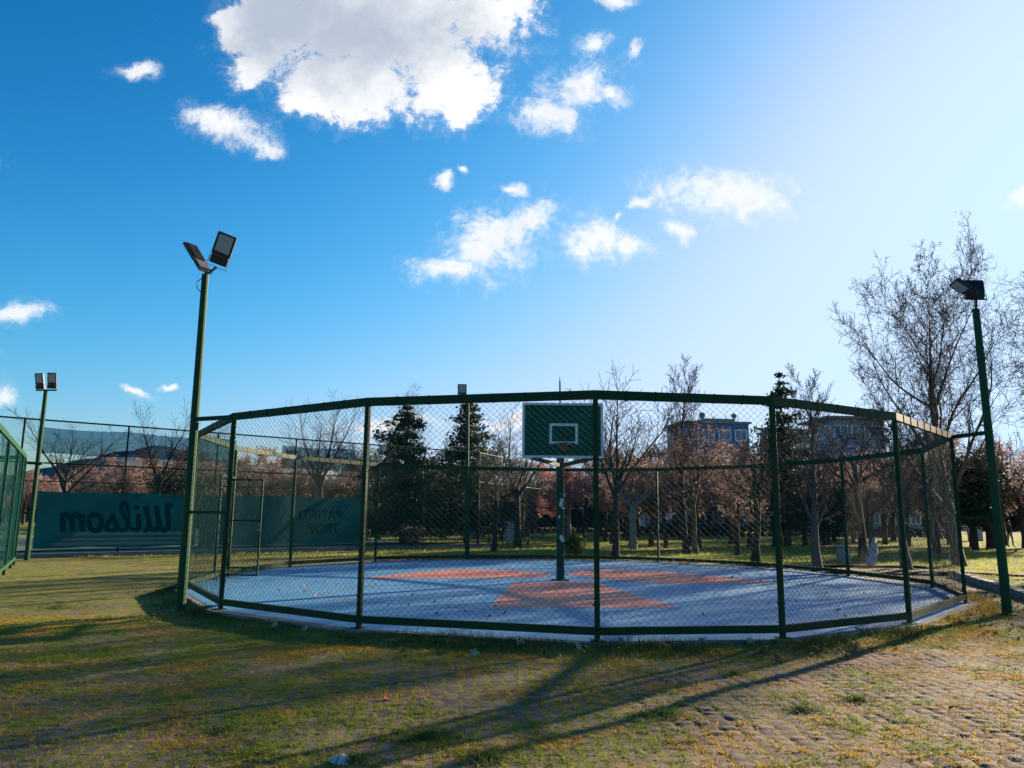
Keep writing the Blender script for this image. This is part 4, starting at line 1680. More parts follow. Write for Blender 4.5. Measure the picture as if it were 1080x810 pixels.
# white-stemmed sapling and pale trunk behind the hoop post
b = on_lawn(557, 574)
bare_tree('pale thin sapling with a kinked stem left of the hoop post', b, top_h(b, 558, 518), UPRIGHT, 77, 'bark_pale', 'twig_grey', 0.05, 0.95, group=LAWN)
b = on_lawn(600, 572)
rt, t = bare_tree('pink-blossomed tree with a pale trunk right behind the hoop post', b, top_h(b, 603, 487), PLUM, 78, 'bark_pale', 'twig_red', 0.17, 0.6, name='blossom_tree')
t.leaves(rt, 'blossom', 'blossom', 9000, 0.085, 0.10)

# red-budded plum trees, one built and then copied
PG = 'reddish budding trees in the thicket behind the lawn'
pb = thing('plum_tree', 'low reddish-brown budding tree in the thicket between the lawn and the buildings', 'tree', (6.0, 46, GZ), PG)
t = Tree(91)
t.branch(Vector((0, 0, 0)), Vector((0, 0, 1)), 3.0, 0.13, 0, PLUM)
t.build(pb, 'bark_dark', 'twig_red', 0.011)
t.leaves(pb, 'buds', 'buds_red', 6500, 0.075, 0.10)
pl2 = thing('plum_tree', 'low reddish-brown budding tree in the thicket between the lawn and the buildings', 'tree', (9.0, 50, GZ), PG)
t = Tree(95)
t.branch(Vector((0, 0, 0)), Vector((0.05, 0, 1)), 2.8, 0.13, 0, PLUM)
t.build(pl2, 'bark_dark', 'twig_red', 0.011)
t.leaves(pl2, 'buds', 'buds_red', 4000, 0.075, 0.10)
dk = thing('bare_tree', 'dark bare tree among the many trunks in the thicket behind the lawn', 'tree', (4.0, 58, GZ), 'dark bare trees in the thicket behind the lawn')
t = Tree(97)
t.branch(Vector((0, 0, 0)), Vector((0.0, 0, 1)), 3.6, 0.15, 0, PLUM)
t.build(dk, 'bark_dark', 'twig_dark', 0.010)
rr = random.Random(5)
for q in range(51):
    px = 636 + (q % 17)*21.5 + rr.uniform(-9, 9)
    Y = (46, 60, 73)[q//17] + rr.uniform(-4, 7)
    p = at(px, 545, Y)
    src = pb if q % 2 else pl2
    s = rr.uniform(0.95, 1.3)*(0.9, 1.1, 1.4)[q//17]
    copy_thing(src, (p.x, Y, GZ), rr.uniform(0, 6.28), (s, s, s*rr.uniform(0.9, 1.1)), pb['label'])
for q in range(24):
    px = 395 + (q*53.7) % 640
    Y = rr.uniform(48, 74)
    p = at(px, 545, Y)
    s = rr.uniform(0.9, 1.35)
    copy_thing(dk, (p.x, Y, GZ), rr.uniform(0, 6.28), s, dk['label'])
LG = 'brownish orchard trees beyond the tennis court'
for q in range(26):
    px = -30 + q*17 + rr.uniform(-6, 6)
    Y = rr.uniform(72, 92)
    p = at(px, 545, Y)
    s = rr.uniform(1.1, 1.35)*(1.32 if px > 100 else 1.0)
    c = copy_thing(pb if q % 2 else pl2, (p.x, Y, GZ), rr.uniform(0, 6.28), s, 'brownish-pink budding tree in the orchard far beyond the tennis court')
    c['group'] = LG
# right side thicket
RG = 'reddish trees behind the right lawn'
for q, (px, Y) in enumerate(((1000, 52), (1024, 46), (1058, 50), (1078, 44), (1100, 48), (980, 50))):
    p = at(px, 545, Y)
    c = copy_thing(pb if q % 2 else pl2, (p.x, Y, GZ), rr.uniform(0, 6.28), rr.uniform(1.1, 1.5), 'reddish budding tree at the back of the right-hand lawn, around the right floodlight pole')
    c['group'] = RG


# conifers
def conifer(label, base, H, W, seed, mat='needles', z0=0.10, density=1.0, name='conifer', taper=0.85):
    root = thing(name, label, 'conifer', base)
    rng = np.random.default_rng(seed)
    rr = random.Random(seed)
    mb = MB()
    off = Vector(base)
    mb.tube([off + Vector((0, 0, -0.1)), off + Vector((0, 0, H*0.5)), off + Vector((0, 0, H*0.985))], [0.02*H+0.03, 0.012*H+0.02, 0.012], 8)
    P, S, seg = [], [], []
    lev = int(H/0.42)
    for q in range(lev):
        f = (q+rr.uniform(0, 0.6))/lev
        z = H*(z0 + (1-z0)*f)
        rad_ = W/2*((1-f)**taper)*rr.uniform(0.62, 1.2) + 0.12
        k = rr.randint(6, 9)
        a0 = rr.uniform(0, 6.28)
        for b_ in range(k):
            a = a0 + 6.283*b_/k + rr.uniform(-0.5, 0.5)
            L = rad_*rr.uniform(0.40, 1.25)
            rise = rr.uniform(-0.15, 0.25)
            d = Vector((math.cos(a), math.sin(a), rise)).normalized()
            p0 = off + Vector((0, 0, z))
            p1 = p0 + d*L + Vector((0, 0, -0.10*L))
            seg.append((p0, p1, 0.02, 0.006))
            m = int(max(14, L*75*density))
            t = rng.random(m)**0.7
            pts = np.array(p0)[None]*(1-t[:, None]) + np.array(p1)[None]*t[:, None]
            pts += rng.normal(0, 1, (m, 3))*np.array([0.13, 0.13, 0.11])*(0.4+0.6*L)
            P.append(pts)
            S.append(rng.uniform(0.09, 0.22, m))
    a = np.array([tuple(s[0]) for s in seg])
    b_ = np.array([tuple(s[1]) for s in seg])
    V, F = prisms(a, b_, np.array([s[2] for s in seg]), np.array([s[3] for s in seg]), 3)
    b0 = len(mb.v)
    mb.add(V.tolist(), [tuple(x_) for x_ in F.tolist()])
    mb.build('trunk', 'bark_dark', root)
    V, F = facets(np.concatenate(P), np.concatenate(S), rng)
    np_mesh('crown', V, F, mat, root)
    return root


b = on_lawn(425, 574)
conifer('broad grey-green conifer seen just left of the slim floodlight pole behind the cage', b, top_h(b, 427, 424), 7.0, 101, density=0.8, taper=0.75)
b = on_lawn(492, 573)
conifer('dark pointed conifer directly behind the slim floodlight pole', b, top_h(b, 490, 421), 7.2, 102, density=0.9, taper=0.8)
b = on_lawn(831, 577)
conifer('narrow dark conifer whose tip stands above the top rail, right of the blue building', b, top_h(b, 815, 391), 4.6, 103, density=0.7, taper=0.6)
conifer('smaller dark conifer between the two larger conifers behind the cage', (-4.9, 62, GZ), 7.4, 3.6, 104)


def evergreen(label, base, H, W, seed, mat='evergreen', n=6000, name='evergreen_tree', cat='tree', fsize=0.16, z0=0.2, group=None):
    root = thing(name, label, cat, base, group)
    rng = np.random.default_rng(seed)
    off = Vector(base)
    mb = MB()
    mb.tube([off + Vector((0, 0, -0.1)), off + Vector((0.05, 0, H*0.4)), off + Vector((0, 0.05, H*0.8))], [0.03*H+.02, 0.02*H, 0.01*H], 8)
    cl = []
    for q in range(26):
        u = rng.normal(0, 1, 3)
        u /= np.linalg.norm(u)
        rr_ = rng.uniform(0.45, 1.0)
        c = np.array(off) + np.array([0, 0, H*(z0 + (1-z0)/2)]) + u*rr_*np.array([W/2, W/2, H*(1-z0)/2])*0.82
        cl.append(c)
        if q < 9:
            mb.tube([off + Vector((0, 0, H*rng.uniform(0.2, 0.6))), Vector(c)], [0.008*H, 0.004], 5, cap=False)
    mb.build('trunk' if cat == 'tree' else 'stem', 'bark_dark', root)
    cl = np.array(cl)
    i = rng.integers(0, len(cl), n)
    P = cl[i] + rng.normal(0, 1, (n, 3))*np.array([W, W, H*(1-z0)])*0.085
    P = P[P[:, 2] > off.z + 0.03]
    V, F = facets(P, rng.uniform(fsize*0.6, fsize*1.4, len(P)), rng)
    np_mesh('crown' if cat == 'tree' else 'foliage', V, F, mat, root)
    return root


evergreen('round dark evergreen tree behind the banner, half hidden by the left floodlight pole', (-25.5, 60, GZ), 5.4, 5.4, 111)
evergreen('dark evergreen tree between the plane tree trunk and the right floodlight pole', (25.0, 42, GZ), 5.6, 4.0, 112, n=4500)
evergreen('dark evergreen tree behind the right end mesh of the cage, above the pale bundle', (18.5, 46, GZ), 4.0, 5.0, 113, n=4000)
b = on_lawn(606, 589)
evergreen('yellow-green round shrub on the lawn just right of the hoop post', b, 1.05, 0.95, 115, 'shrub_green', 2600, 'shrub', 'shrub', 0.07, 0.05)
b = on_lawn(433, 578)
evergreen('low brownish bush under the conifers behind the far left of the court', b, 1.2, 1.6, 116, 'seed', 1500, 'shrub', 'shrub', 0.08, 0.05)
EG = 'dark evergreens in the thicket behind the court'
for q, (px, Y, H, W) in enumerate(((405, 66, 5.2, 6), (452, 70, 5.5, 7), (472, 60, 4.4, 5), (520, 68, 4.4, 6), (560, 74, 4.0, 7), (610, 76, 3.6, 7), (655, 78, 3.4, 7), (385, 60, 4.6, 5))):
    p = at(px, 545, Y)
    if q == 0:
        ev = evergreen('dark bushy evergreen filling the gap between trunks behind the far left of the court', (p.x, Y, GZ), H, W, 130, n=5000, z0=0.05, group=EG)
    else:
        copy_thing(ev, (p.x, Y, GZ), q*1.3, (W/6, W/6, H/5.2), ev['label'])


# clipped hedge along the back of the park
def hedge(label, a, b, w, h, seed):
    a, b = Vector(a), Vector(b)
    L = (b-a).length
    rng = np.random.default_rng(seed)
    n = int(L*130)
    t = rng.random(n)
    d = (b-a).normalized()
    nn = Vector((-d.y, d.x, 0))
    P = np.array(a)[None] + np.array(d)[None]*(t*L)[:, None] + np.array(nn)[None]*(rng.uniform(-w/2, w/2, n))[:, None]
    P[:, 2] = GZ + h*rng.random(n)**0.8*(0.9+0.25*np.sin(t*40))
    V, F = facets(P, rng.uniform(0.12, 0.3, n), rng)
    o = np_mesh('hedge', V, F, 'evergreen', None, loc=a)
    return tag(o, label, 'hedge')


hedge('long low dark hedge along the back of the lawn, in front of the pale buildings', at(640, 545, 70).xy.to_3d(), at(1010, 545, 70).xy.to_3d(), 1.2, 1.0, 141)
hedge('low dark hedge under the trees behind the far left of the court', at(385, 545, 78).xy.to_3d(), at(640, 545, 76).xy.to_3d(), 1.2, 1.3, 142)

# far wood, one mass on the horizon
rng = np.random.default_rng(150)
n = 60000
a = rng.uniform(-0.95, 1.0, n)
Yw = rng.uniform(120, 150, n)
prof = 4.5 + 3.0*vnoise(a*100, Yw*0+3, 151, 0.12)*1.2
P = np.stack([a*Yw, Yw, GZ + prof*rng.random(n)**0.8], 1)
V, F = facets(P, rng.uniform(0.5, 1.3, n), rng)
tag(np_mesh('distant_wood', V, F, 'seed'), 'brown leafless wood along the horizon behind everything', 'wood', kind='stuff')

# ------------------------------------------------------------------ hill
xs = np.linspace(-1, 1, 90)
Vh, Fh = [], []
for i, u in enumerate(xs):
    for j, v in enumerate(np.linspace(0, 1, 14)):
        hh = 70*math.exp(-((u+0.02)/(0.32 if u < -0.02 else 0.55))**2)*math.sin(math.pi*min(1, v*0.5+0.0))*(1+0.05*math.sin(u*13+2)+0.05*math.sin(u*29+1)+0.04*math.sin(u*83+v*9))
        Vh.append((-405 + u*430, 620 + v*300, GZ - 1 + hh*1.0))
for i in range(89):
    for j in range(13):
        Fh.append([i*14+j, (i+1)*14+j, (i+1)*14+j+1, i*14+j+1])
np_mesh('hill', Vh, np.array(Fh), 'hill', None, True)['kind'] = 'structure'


# ------------------------------------------------------------------ buildings
def facade_window(mbf, mbg, c, w, h, ax, ny, proud=0.06):
    """frame bars and glass on a wall: ax along the wall, ny outward"""
    up = Vector((0, 0, 1))
    for s in (-1, 1):
        mbf.bar(c + ax*(s*w/2) - up*(h/2) + ny*proud, c + ax*(s*w/2) + up*(h/2) + ny*proud, 0.12, 0.10, ny)
        mbf.bar(c - ax*(w/2+0.06) + up*(s*h/2) + ny*proud, c + ax*(w/2+0.06) + up*(s*h/2) + ny*proud, 0.10, 0.12, up)
    mbf.bar(c - up*(h/2-0.06) + ny*proud, c + up*(h/2-0.06) + ny*proud, 0.07, 0.08, ny)
    mbg.add([c + ax*(sx*w/2) + up*(sz*h/2) + ny*(proud*0.5) for sx, sz in ((-1, -1), (1, -1), (1, 1), (-1, 1))], [(0, 1, 2, 3)])


def block(label, cx, Y, w, d, h, yaw, wall, floors, cols, cat='building', name='apartment_building', roof_over=0.3, win=(1.5, 1.3)):
    base = Vector((cx, Y, GZ))
    root = thing(name, label, cat, base)
    Rz = Matrix.Rotation(yaw, 3, 'Z')
    MB().box(base + Vector((0, 0, h/2)), (w, d, h), Rz).build('wall', wall, root)
    rf = MB().box(base + Vector((0, 0, h+0.13)), (w+roof_over*2, d+roof_over*2, 0.25), Rz).build('roof', 'roof_grey', root)
    for (ax, ny, ww, dd) in ((Rz @ Vector((1, 0, 0)), Rz @ Vector((0, -1, 0)), w, d), (Rz @ Vector((0, 1, 0)), Rz @ Vector((1, 0, 0)), d, w), (Rz @ Vector((0, -1, 0)), Rz @ Vector((-1, 0, 0)), d, w)):
        cc = cols if ww == w else max(1, int(cols*d/w))
        for f in range(floors):
            for q in range(cc):
                c = base + ny*(dd/2) + ax*(ww*((q+0.5)/cc-0.5)) + Vector((0, 0, h*(f+0.56)/floors))
                mf, mg = MB(), MB()
                facade_window(mf, mg, c, win[0], win[1], ax, ny)
                wo = mf.build('window', 'window_white', root)
                mg.build('pane', 'window_glass', wo)
    return root, rf, base, Rz


p = at(757, 545, 95)
Ht = at(757, 446, 95).z - GZ
root, rf, base, Rz = block('blue apartment block with white-framed windows and rooftop dishes, left of the narrow conifer', p.x, 99, 8.4, 7, Ht, 0.10, 'blue_wall', 4, 4)
mb = MB()
for (dx, r) in ((-1.3, 0.42), (2.9, 0.36)):
    c = base + Rz @ Vector((dx, -2, Ht+1.15))
    ring = []
    for a in range(12):
        q = 2*math.pi*a/12
        ring.append(c + Vector((math.cos(q)*r, -0.15, math.sin(q)*r)))
    mb.add([c + Vector((0, 0.1, 0))] + ring, [(0, a+1, (a+1) % 12+1) for a in range(12)])
    mb.bar(base + Rz @ Vector((dx, -1.9, Ht+0.2)), c, 0.08, 0.08)
mb.build('dish', 'roof_grey', rf)
mb = MB()
mb.box(base + Rz @ Vector((1.2, 0, Ht+0.55)), (4.2, 3.0, 0.65), Rz)
for q in range(5):
    mb.bar(base + Rz @ Vector((-3.4+q*1.6, -2.8, Ht+0.25)), base + Rz @ Vector((-3.2+q*1.6, -2.8, Ht+1.0+0.2*(q % 2))), 0.07, 0.07)
mb.build('stair_housing', 'roof_grey', rf)
p = at(842, 545, 104)
block('small pale blue-grey house block seen right of the narrow conifer', p.x, 108, 5.2, 6, at(842, 453, 104).z, -0.1, 'grey_wall', 4, 3)
p = at(914, 545, 84)
block('grey apartment block with a projecting flat roof behind the right part of the cage', p.x, 88, 6.0, 6, at(900, 440, 84).z, 0.05, 'grey_wall', 4, 3, roof_over=0.9)
for (px0, px1, Y, h, lb, wall) in ((826, 905, 80, 2.8, 'long low white-walled building behind the trees on the right', 'white_wall'), (908, 972, 78, 3.0, 'low blue-grey shed row behind the pale bundle', 'grey_wall')):
    a_, b_ = at(px0, 545, Y), at(px1, 545, Y)
    block(lb, (a_.x+b_.x)/2, Y+2.5, b_.x-a_.x, 4.5, h, 0.0, wall, 1, 6, name='low_building', win=(0.9, 1.1), roof_over=0.25)
a_, b_ = at(690, 545, 72), at(772, 545, 72)
kb, rf, base, Rz = block('low dark blue building under the budding trees, with a small white awning', (a_.x+b_.x)/2, 74.5, b_.x-a_.x, 4.5, 2.9, 0.0, 'blue_wall', 1, 3, name='low_building', win=(1.0, 1.0))
p0, p1 = at(700, 547, 71.2), at(712, 547, 71.2)
mb = MB()
mb.add([p0 + Vector((0, 1.0, 0.45)), p1 + Vector((0, 1.0, 0.45)), p1 + Vector((0, 0, 0)), p0, p0 + Vector((0, 0, -0.12)), p1 + Vector((0, 0, -0.12)), p0 + Vector((0, 1.0, 0.40)), p1 + Vector((0, 1.0, 0.40))], [(0, 3, 2, 1), (3, 4, 5, 2), (4, 6, 7, 5)])
mb.build('awning', 'window_white', kb)
for (px0, px1, Y, h, lb) in ((640, 662, 84, 2.4, 'small pale hut beyond the pollarded tree'), (672, 690, 86, 2.6, 'small white hut just left of the low dark blue building'),):
    a_, b_ = at(px0, 545, Y), at(px1, 545, Y)
    block(lb, (a_.x+b_.x)/2, Y+1.5, b_.x-a_.x, 2.6, h, 0.0, 'white_wall', 1, 2, name='hut', win=(0.6, 0.7), roof_over=0.15)

# ------------------------------------------------------------------ people and small things
def person(label, base, H, yaw, jacket, trousers, stride=0.10, group=None):
    root = thing('person', label, 'person', base, group)
    k = H/1.72
    J = {'pelvis': (0, 0, .95), 'waist': (0, 0, 1.08), 'chest': (0, .01, 1.30), 'neck': (0, 0, 1.46), 'head': (0, -.01, 1.60), 'crown': (0, -.01, 1.68)}
    R_ = {'pelvis': .135, 'waist': .12, 'chest': .145, 'neck': .06, 'head': .088, 'crown': .075}
    E_ = [('pelvis', 'waist'), ('waist', 'chest'), ('chest', 'neck'), ('neck', 'head'), ('head', 'crown')]
    for s, nm in ((1, 'L'), (-1, 'R')):
        st_ = stride*s
        J.update({'hip'+nm: (.09*s, 0, .90), 'knee'+nm: (.10*s, -st_*0.6-.02, .50), 'ank'+nm: (.10*s, -st_, .09), 'toe'+nm: (.11*s, -st_-.15, .035),
                  'sho'+nm: (.17*s, .01, 1.38), 'elb'+nm: (.235*s, .03+st_*.4, 1.12), 'wri'+nm: (.225*s, -.06+st_*.6, .88), 'han'+nm: (.22*s, -.085+st_*.6, .79)})
        R_.update({'hip'+nm: .095, 'knee'+nm: .065, 'ank'+nm: .048, 'toe'+nm: .04, 'sho'+nm: .065, 'elb'+nm: .048, 'wri'+nm: .033, 'han'+nm: .036})
        E_ += [('pelvis', 'hip'+nm), ('hip'+nm, 'knee'+nm), ('knee'+nm, 'ank'+nm), ('ank'+nm, 'toe'+nm), ('chest', 'sho'+nm), ('sho'+nm, 'elb'+nm), ('elb'+nm, 'wri'+nm), ('wri'+nm, 'han'+nm)]
    names = list(J)
    Rz = Matrix.Rotation(yaw, 3, 'Z')
    me = bpy.data.meshes.new('body')
    me.from_pydata([tuple((Rz @ Vector(J[n_]))*k) for n_ in names], [(names.index(a), names.index(b_)) for a, b_ in E_], [])
    o = bpy.data.objects.new('body', me)
    COL.objects.link(o)
    o.modifiers.new('skin', 'SKIN')
    o.modifiers.new('sub', 'SUBSURF').levels = 2
    for i, n_ in enumerate(names):
        me.skin_vertices[0].data[i].radius = (R_[n_]*k, R_[n_]*k*0.9)
    me.skin_vertices[0].data[0].use_root = True
    dg = bpy.context.evaluated_depsgraph_get()
    nm = bpy.data.meshes.new_from_object(o.evaluated_get(dg))
    bpy.data.objects.remove(o)
    for m_ in ('skin', jacket, trousers, 'cloth_black'):
        nm.materials.append(M[m_])
    for pl in nm.polygons:
        c = pl.center/k
        rr_ = math.hypot(c.x, c.y)
        if c.z > 1.47:
            i = 0
        elif c.z < 0.10:
            i = 3
        elif c.z < 0.90 and rr_ < 0.19 and not (rr_ > 0.18):
            i = 2
        elif c.z < 0.84 and rr_ > 0.19:
            i = 0
        else:
            i = 1
        pl.material_index = i
        pl.use_smooth = True
    bo = bpy.data.objects.new('body', nm)
    COL.objects.link(bo)
    bo.parent = root
    # hair cap
    mb = MB()
    vs, fs = [], []
    c = Rz @ Vector((0, .01, 1.63))*k
    for a in range(6):
        th = math.pi*0.62*a/5
        for b_ in range(12):
            ph = 2*math.pi*b_/12
            vs.append(Vector(base) + c + (Rz @ Vector((math.sin(th)*math.cos(ph)*.098, math.sin(th)*math.sin(ph)*.10+.012, math.cos(th)*.105)))*k)
    for a in range(5):
        for b_ in range(12):
            fs.append((a*12+b_, (a+1)*12+b_, (a+1)*12+(b_+1) % 12, a*12+(b_+1) % 12))
    MB().add(vs, fs).build('hair', 'hair_dark', root, True)
    # face: eyes, nose, mouth
    f = MB()
    hc = Vector(base) + (Rz @ Vector((0, -.01, 1.60)))*k
    for s in (-1, 1):
        f.box(hc + (Rz @ Vector((.03*s, -.082, .015)))*k, (.018*k, .012*k, .010*k), Rz)
    f.box(hc + (Rz @ Vector((0, -.084, -.045)))*k, (.04*k, .010*k, .008*k), Rz)
    f.build('face', 'hair_dark', root)
    return root


p = on_lawn(1066, 577)
person('person in black jacket and grey trousers on the far path at the right', p, 1.62, 0.3, 'cloth_black', 'cloth_grey', 0.12)
p = on_lawn(773, 571)
person('person in dark brown clothes standing on the lawn in front of the low blue building', p, 1.60, -0.6, 'cloth_brown', 'cloth_black', 0.05)

# pale bundle leaning on a trunk
p = on_lawn(922, 597)
mb = MB()
rr = random.Random(8)
prof = [(0.02, 0.0, 0.16), (0.00, 0.10, 0.22), (0.05, 0.28, 0.22), (0.12, 0.50, 0.19), (0.16, 0.72, 0.17), (0.17, 0.86, 0.10), (0.18, 0.93, 0.05), (0.21, 1.0, 0.08)]
vs, fs = [], []
for (ox, z, r) in prof:
    for a in range(14):
        q = 2*math.pi*a/14
        rr_ = 0.78*r*(1 + 0.16*math.sin(3*q+z*7) + rr.uniform(-0.06, 0.06))
        vs.append((p.x - 0.12 + ox + math.cos(q)*rr_, p.y + math.sin(q)*rr_*0.8, p.z + z))
n = 14
for i in range(len(prof)-1):
    for a in range(n):
        fs.append((i*n+a, i*n+(a+1) % n, (i+1)*n+(a+1) % n, (i+1)*n+a))
fs.append(tuple(range(n-1, -1, -1)))
fs.append(tuple(range((len(prof)-1)*n, len(prof)*n)))
tag(mb.add(vs, fs).build('bundle', 'sack_pale', smooth=True, loc=tuple(p)), 'pale blue-white bundle leaning against a dark tree trunk on the lawn', 'bundle')


def litter_bin(label, p, w, h, legs=0.0):
    root = thing('litter_bin', label, 'bin', p)
    p = Vector(p)
    mb = MB()
    t = 0.03
    for s in (-1, 1):
        mb.box(p + Vector((s*(w/2-t/2), 0, legs+h/2)), (t, w*0.8, h))
        mb.box(p + Vector((0, s*(w*0.4-t/2), legs+h/2)), (w-2*t, t, h))
    mb.box(p + Vector((0, 0, legs+0.02)), (w-2*t, w*0.8-2*t, 0.03))
    mb.build('body', 'bin_grey', root)
    mb = MB()
    mb.bevel_box(p + Vector((0, 0, legs+h+0.05)), (w+0.06, w*0.8+0.06, 0.04), 0.03)
    for s in (-1, 1):
        mb.box(p + Vector((s*w*0.4, 0, legs+h+0.016)), (0.04, 0.04, 0.03))
    mb.build('lid', 'bin_grey', root)
    if legs:
        mb = MB()
        for s in (-1, 1):
            mb.box(p + Vector((s*w*0.35, 0, legs/2)), (0.05, 0.05, legs))
        mb.build('leg', 'lamp_black', root)
    return root


litter_bin('small grey litter bin standing on the lawn near the right part of the cage', on_lawn(890, 592), 0.42, 0.55)
litter_bin('grey cabinet-like bin on legs standing under the trees left of the hoop post', on_lawn(541, 575), 0.85, 1.0, 0.25)
litter_bin('grey bin by the far path, between plane trunk and right floodlight pole', on_lawn(1029, 571), 0.8, 0.95)


def bench(label, p, yaw):
    p = Vector(p)
    root = thing('park_bench', label, 'bench', p)
    Rz = Matrix.Rotation(yaw, 3, 'Z')

    def P_(x, y, z):
        return p + Rz @ Vector((x, y, z))
    mb = MB()
    for q in range(4):
        mb.bar(P_(-.85, -.2+q*.13, .44), P_(.85, -.2+q*.13, .44), .10, .04)
    mb.build('seat', 'bin_grey', root)
    mb = MB()
    for q in range(3):
        mb.bar(P_(-.85, .26+q*.04, .56+q*.14), P_(.85, .26+q*.04, .56+q*.14), .035, .11)
    mb.build('backrest', 'bin_grey', root)
    for s in (-1, 1):
        mb = MB()
        mb.bar(P_(s*.7, -.2, 0), P_(s*.7, -.2, .42), .05, .05)
        mb.bar(P_(s*.7, .25, 0), P_(s*.7, .36, .88), .05, .05)
        mb.bar(P_(s*.7, -.2, .40), P_(s*.7, .25, .40), .045, .045)
        mb.build('leg', 'lamp_black', root)


bench('grey slatted park bench under the trees, right of the slim floodlight pole', on_lawn(503, 574), 0.2)
bench('slatted park bench far right under the dark evergreen, left of the right floodlight pole', on_lawn(1014, 563), -0.2)

# white climbing arch on the far lawn
p = on_lawn(523, 560)
mb = MB()
for dy in (0, 0.8):
    mb.tube([p + Vector((math.cos(a)*1.0, dy, math.sin(a)*1.3)) for a in np.linspace(0, math.pi, 14)], 0.07, 6)
for a in np.linspace(0.2, math.pi-0.2, 9):
    mb.tube([p + Vector((math.cos(a)*1.0, 0, math.sin(a)*1.3)), p + Vector((math.cos(a)*1.0, 0.8, math.sin(a)*1.3))], 0.04, 5)
tag(mb.build('climbing_arch', 'window_white', loc=tuple(p)), 'small white play arch far back under the trees, right of the slim floodlight pole', 'play arch')
p = on_lawn(605, 563)
sh = thing('shelter', 'small white-framed shelter far behind the hoop post', 'shelter', p)
mb = MB()
for sx in (-1.0, 1.0):
    for sy in (0, 1.4):
        mb.bar(p + Vector((sx, sy, 0)), p + Vector((sx, sy, 2.2)), 0.09, 0.09)
mb.build('frame', 'window_white', sh)
MB().box(p + Vector((0, 0.7, 2.26)), (2.4, 1.8, 0.11)).build('roof', 'window_white', sh)


# ------------------------------------------------------------------ sky, sun
w = bpy.data.worlds.new('World')
scene.world = w
w.use_nodes = True
nt = w.node_tree
N = nt.nodes
bg = N['Background']


def nd(t, **kw):
    n_ = N.new(t)
    for k_, v_ in kw.items():
        setattr(n_, k_, v_)
    return n_


def wmath(op, a, b_=0.0, clamp=False):
    n_ = nd('ShaderNodeMath', operation=op)
    n_.use_clamp = clamp
    for s_, v_ in ((n_.inputs[0], a), (n_.inputs[1], b_)):
        if isinstance(v_, bpy.types.NodeSocket):
            nt.links.new(v_, s_)
        else:
            s_.default_value = v_
    return n_.outputs[0]


def smooth(v_, lo, hi, a=0.0, b_=1.0):
    n_ = nd('ShaderNodeMapRange', interpolation_type='SMOOTHSTEP')
    nt.links.new(v_, n_.inputs['Value'])
    for k_, x_ in zip(('From Min', 'From Max', 'To Min', 'To Max'), (lo, hi, a, b_)):
        n_.inputs[k_].default_value = x_
    return n_.outputs[0]


sky = nd('ShaderNodeTexSky', sky_type='NISHITA')
sky.sun_disc = False
sky.sun_elevation = rad(SUN_EL)
sky.sun_rotation = rad(SUN_AZ)
sky.altitude = 100
sky.air_density = 1.0
sky.dust_density = 1.6
sky.ozone_density = 2.5

# clouds live on the unit plane y = 1 of the view direction, far beyond everything
tc = nd('ShaderNodeTexCoord')
sep = nd('ShaderNodeSeparateXYZ')
nt.links.new(tc.outputs['Generated'], sep.inputs[0])
ysafe = wmath('MAXIMUM', sep.outputs['Y'], 0.08)
comb = nd('ShaderNodeCombineXYZ')
nt.links.new(wmath('DIVIDE', sep.outputs['X'], ysafe), comb.inputs[0])
nt.links.new(wmath('DIVIDE', sep.outputs['Z'], ysafe), comb.inputs[1])
uv = comb.outputs[0]


def wnoise(vec, scale, detail, rough=0.6, out='Fac'):
    n_ = nd('ShaderNodeTexNoise')
    n_.inputs['Scale'].default_value = scale
    n_.inputs['Detail'].default_value = detail
    n_.inputs['Roughness'].default_value = rough
    nt.links.new(vec, n_.inputs['Vector'])
    return n_.outputs[out]


def vadd(a, b_, scale):
    s_ = nd('ShaderNodeVectorMath', operation='SCALE')
    nt.links.new(b_, s_.inputs[0])
    s_.inputs['Scale'].default_value = scale
    o_ = nd('ShaderNodeVectorMath', operation='ADD')
    nt.links.new(a, o_.inputs[0])
    nt.links.new(s_.outputs[0], o_.inputs[1])
    return o_.outputs[0]


def centred(col_):
    o_ = nd('ShaderNodeVectorMath', operation='SUBTRACT')
    nt.links.new(col_, o_.inputs[0])
    o_.inputs[1].default_value = (0.5, 0.5, 0.5)
    return o_.outputs[0]


warp = vadd(uv, centred(wnoise(uv, 7.0, 2, 0.5, 'Color')), 0.055)
warp = vadd(warp, centred(wnoise(uv, 26.0, 3, 0.6, 'Color')), 0.028)


def blob_field(blobs, vec):
    acc = None
    for (px, py, a, b_, ang) in blobs:
        d = ray(px, py)
        u, v = d.x/d.y, d.z/d.y
        dy_ = ray(px+1, py)
        sx = (dy_.x/dy_.y - u)
        mp = nd('ShaderNodeMapping', vector_type='TEXTURE')
        mp.inputs['Location'].default_value = (u, v, 0)
        mp.inputs['Rotation'].default_value = (0, 0, -rad(ang))
        mp.inputs['Scale'].default_value = (a*sx, b_*sx*1.04, 1)
        nt.links.new(vec, mp.inputs['Vector'])
        ln = nd('ShaderNodeVectorMath', operation='LENGTH')
        nt.links.new(mp.outputs[0], ln.inputs[0])
        if acc is None:
            acc = ln.outputs['Value']
        else:
            m_ = nd('ShaderNodeMath', operation='SMOOTH_MIN')
            nt.links.new(acc, m_.inputs[0])
            nt.links.new(ln.outputs['Value'], m_.inputs[1])
            m_.inputs[2].default_value = 0.15
            acc = m_.outputs[0]
    return wmath('SUBTRACT', 1.0, acc)


